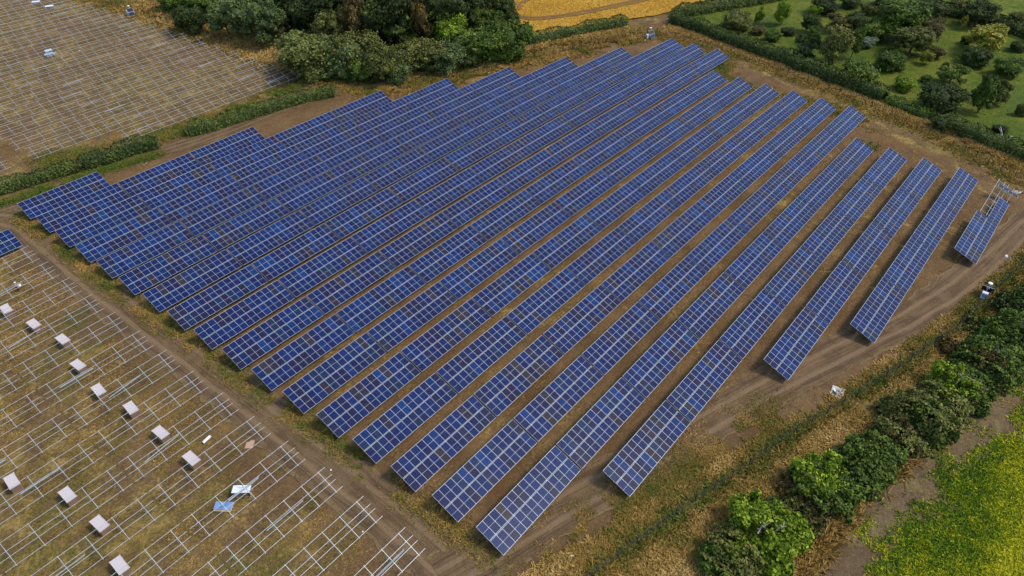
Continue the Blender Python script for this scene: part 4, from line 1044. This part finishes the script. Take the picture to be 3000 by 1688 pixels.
# camera towers
def tower(px,py,rz,label,cab=(0,1.05),solar_dy=0.):
    p=at(px,py); o=empty('camera_tower',p,(0,0,rz)); o.scale=(.85,.85,.85)
    mb=MB(); mb.box((0,0,.15),(1.5,1.3,.14)); 
    for x in (-.85,.85):
        for y in (-.7,.7): mb.box((x,y,.1),(.25,.25,.2))
        mb.box((x,0,.2),(.10,1.6,.08))
    link('base_frame',mb.mesh('base_frame',M['darksteel']),o)
    mb=MB(); mb.tube([(0,.25,.2),(0,.25,2.7)],.06,8); mb.tube([(0,.25,2.7),(0,.25,3.3)],.04,8); link('mast',mb.mesh('mast',M['galv']),o)
    mb=MB(); mb.box((0,.25,2.45),(2.1,.07,.07)); mb.box((0,.1,2.2),(.5,.25,.3)); link('cross_arm',mb.mesh('cross_arm',M['galv']),o)
    mb=MB(); mb.ell((0,.25,3.36),(.42,.42,.12),0,20,8); mb.tube([(0,.25,3.42),(0,.25,3.52)],.07,10); hd=link('camera_dome',mb.mesh('camera_dome',M['white'],True),o)
    mb=MB(); mb.tube([(0,.25,3.30),(0,.25,3.14),(0,.25,3.06)],[.16,.15,.04],12); link('lens',mb.mesh('lens',M['black'],True),hd)
    for k in (0,1):
        s=.95+k*1.3; a=R(58); mb=MB(); mb.box((0,0,0),(1.95,1.25,.04)); mb.box((0,.6,.03),(1.95,.04,.02),1);mb.box((0,-.6,.03),(1.95,.04,.02),1);mb.box((.955,0,.03),(.04,1.2,.02),1);mb.box((-.955,0,.03),(.04,1.2,.02),1)
        link('solar_panel',mb.mesh('solar_panel',[M['glassdark'],M['alu']]),o,(0,-1.45+s*math.cos(a)+0.,.15+s*math.sin(a)),(a,0,0))
    cx,cy_=cab; mb=MB(); mb.box((cx,cy_,.85),(.95,.62,1.4)); mb.box((cx,cy_,1.58),(1.02,.70,.07)); mb.box((cx,cy_,.10),(.8,.55,.12)); mb.box((cx+.36,cy_+.325,.85),(.03,.03,.3)); cb=link('cabinet',mb.mesh('cabinet',M['white']),o)
    sg=MB(); sg.box((cx,cy_+.32,.98),(.62,.02,.62)); s=link('sign',sg.mesh('sign',M['blue']),cb)
    e=MB(); e.box((cx-.08,cy_+.335,1.0),(.10,.012,.30),ry=.5); e.box((cx+.08,cy_+.335,.98),(.09,.012,.24),ry=-.5); e.box((cx,cy_+.335,.86),(.26,.012,.06)); link('emblem',e.mesh('emblem',mat('sign_white',(.55,.75,.9),.5)),s)
    mb=MB(); mb.box((cx-.481,cy_,.95),(.02,.4,.6)); link('sign',mb.mesh('sign',M['blue']),cb)
    return tag(o,label,'camera tower','solar-powered camera towers')
tower(2882,868,R(90),'white camera tower with blue square sign, beside the lower right fence')
tower(1905,112,R(-12),'camera tower with white side and tilted dark panels, near the far panel corner',cab=(-1.25,.1))
tower(386,47,R(-14),'camera tower with dark tilted panels beside the upper left fence',cab=(-.6,1.2))
# dead stump beside the dark shrub
p=at(2932,398); mb=MB()
mb.tube([(0,0,-.1),(.05,.1,.5),(.2,.3,1.0)],[.35,.26,.2],8); mb.tube([(.1,.2,.8),(.5,.7,1.5),(.6,.9,1.9)],[.15,.1,.04],6); mb.tube([(.1,.2,.7),(-.1,.7,1.3),(.2,1.0,1.5)],[.12,.08,.03],6); mb.tube([(0,0,.3),(-.6,-.1,.25),(-.9,-.2,.05)],[.12,.1,.06],6)
tag(link('dead_stump',mb.mesh('dead_stump',M['deadwood'],True),None,p),'dead grey tree stump beside the low dark shrub in the orchard','stump')

# ------------------------------------------------------------ living things
def skinned(name,nodes,edges,root,m,parent,loc=(0,0,0),sub=1):
    me=bpy.data.meshes.new(name); me.from_pydata([n[0] for n in nodes],edges,[]); o=link(name,me,parent,loc)
    me.materials.append(m)
    sk=o.modifiers.new('skin','SKIN'); sk.use_smooth_shade=True
    lay=me.skin_vertices[0] if me.skin_vertices else None
    if lay is None:
        bpy.context.view_layer.update(); lay=me.skin_vertices[0]
    for i,n in enumerate(nodes):
        r=n[1]; lay.data[i].radius=(r,r) if not isinstance(r,tuple) else r; lay.data[i].use_root=(i==root)
    ss=o.modifiers.new('sub','SUBSURF'); ss.levels=sub; ss.render_levels=sub
    return o
def sheep(px,py,rz):
    o=empty('sheep',at(px,py),(0,0,rz))
    nd=[((0,-.42,.68),(.24,.25)),((0,-.15,.67),(.27,.28)),((0,.2,.66),(.27,.28)),((0,.42,.70),(.2,.22)),((0,.62,.58),(.12,.13)),((0,.76,.36),(.085,.09)),((0,.86,.18),(.055,.06)),
        ((.15,.36,.42),.075),((.15,.37,.2),.04),((.15,.38,.02),.035),((-.15,.36,.42),.075),((-.15,.35,.2),.04),((-.15,.38,.02),.035),
        ((.15,-.40,.45),.10),((.16,-.50,.24),.045),((.15,-.46,.02),.035),((-.15,-.40,.45),.10),((-.16,-.52,.24),.045),((-.15,-.48,.02),.035),
        ((0,-.66,.55),.05),((0,-.70,.40),.035),((.13,.76,.44),.025),((-.13,.76,.44),.025)]
    ed=[(0,1),(1,2),(2,3),(3,4),(4,5),(5,6),(2,7),(7,8),(8,9),(2,10),(10,11),(11,12),(0,13),(13,14),(14,15),(0,16),(16,17),(17,18),(0,19),(19,20),(5,21),(5,22)]
    skinned('body',nd,ed,1,mat('cream_wool',(.72,.68,.55),.95),o,sub=2)
    r=np.random.RandomState(4); d=r.normal(0,1,(900,3)); d/=np.linalg.norm(d,axis=1)[:,None]
    P=d*np.array([.29,.52,.27])+np.array([0,0,.68]); V,T_=leaves(P,d,.045,r,np.full(900,.5)); link('fleece',npmesh('fleece',V,np.arange(len(V)),np.full(len(V)//4,4),mat('cream_fleece',(.78,.74,.62),.95)),o)
    tag(o,'cream-white sheep grazing in the lower right corner of the orchard','sheep')
sheep(2961,412,R(200))
def person(px,py,rz):
    o=empty('person',at(px,py),(0,0,rz)); skin=mat('skin',(.45,.26,.18),.6); trou=mat('dark_trousers',(.015,.016,.022),.8); hv=mat('orange_hi_vis',(.85,.10,.03),.6); shirt=mat('grey_shirt',(.35,.35,.36),.8)
    nd=[((0,0,.95),(.13,.10)),((0,.03,1.15),(.13,.09)),((0,.09,1.38),(.15,.10)),((0,.12,1.50),(.06,.06)),((0,.15,1.60),(.065,.075)),((0,.17,1.70),(.08,.09)),((0,.16,1.78),(.06,.07)),
        ((.18,.10,1.42),.06),((.22,.22,1.20),.042),((.16,.42,1.12),.032),((-.18,.10,1.42),.06),((-.22,.22,1.20),.042),((-.16,.42,1.12),.032),
        ((.10,0,.86),.09),((.11,.17,.48),.06),((.10,.10,.09),.04),((.10,.25,.04),.035),((-.10,0,.86),.09),((-.11,-.03,.48),.06),((-.10,-.22,.10),.04),((-.10,-.08,.05),.035),((0,.265,1.68),.018)]
    ed=[(0,1),(1,2),(2,3),(3,4),(4,5),(5,6),(2,7),(7,8),(8,9),(2,10),(10,11),(11,12),(0,13),(13,14),(14,15),(15,16),(0,17),(17,18),(18,19),(19,20),(5,21)]
    for s,w0 in ((1,9),(-1,12)):
        b=nd[w0][0]; pi=len(nd); nd.append(((b[0]-s*.02,b[1]+.06,b[2]-.01),.03)); ed.append((w0,pi))
        for j,(dx,L) in enumerate(((-.03,.06),(-.01,.07),(.01,.068),(.028,.052))):
            k=len(nd); nd.append(((b[0]-s*.02+dx,b[1]+.06+L*.6,b[2]-.015),.009)); nd.append(((b[0]-s*.02+dx,b[1]+.06+L*.9,b[2]-.05),.008)); ed+=[(pi,k),(k,k+1)]
        k=len(nd); nd.append(((b[0]-s*.055,b[1]+.05,b[2]+.01),.010)); ed.append((pi,k))
    skinned('body',nd,ed,0,skin,o)
    skinned('trousers',[((0,0,.97),(.155,.12)),((.10,0,.84),.105),((.11,.17,.48),.078),((.10,.10,.12),.06),((-.10,0,.84),.105),((-.11,-.03,.48),.078),((-.10,-.22,.13),.06)],[(0,1),(1,2),(2,3),(0,4),(4,5),(5,6)],0,trou,o)
    skinned('vest',[((0,0,1.0),(.17,.13)),((0,.03,1.18),(.16,.12)),((0,.09,1.40),(.20,.13)),((0,.11,1.47),(.10,.09)),((.2,.11,1.40),.08),((-.2,.11,1.40),.08)],[(0,1),(1,2),(2,3),(2,4),(2,5)],0,hv,o)
    for s in (1,-1): skinned('sleeve',[((s*.2,.11,1.40),.075),((s*.225,.22,1.20),.055),((s*.17,.38,1.13),.045)],[(0,1),(1,2)],0,shirt,o)
    mb=MB(); mb.ell((0,.16,1.77),(.125,.145,.12),0,14,8); mb.tube([(0,.17,1.745),(0,.17,1.765)],.165,16); link('helmet',mb.mesh('helmet',M['white'],True),o)
    for s in (1,-1):
        mb=MB(); mb.ell((s*.10,.2 if s>0 else -.12,.045),(.05,.14,.05)); link('boot',mb.mesh('boot',M['black'],True),o)
        mb=MB(); mb.ell((s*.03,.258,1.705),(.012,.008,.008)); link('eye',mb.mesh('eye',M['black'],True),o)
    tag(o,'person in orange vest and white helmet walking between racks carrying a white bundle','person')
    f=Vector((math.cos(rz+PI/2),math.sin(rz+PI/2),0)); mb=MB(); mb.ell((0,0,0),(.34,.26,.26),0,14,9); mb.ell((.16,.08,.12),(.16,.14,.13),0,10,6); mb.ell((-.2,-.02,-.1),(.15,.16,.14),0,10,6)
    tag(link('sack',mb.mesh('sack',M['sheetwhite'],True),None,o.location+f*.60+Vector((0,0,1.12)),(0,0,rz)),'white bundle held in front of the person in the orange vest','sack')
person(54,853,IMX-PI/2+.1)
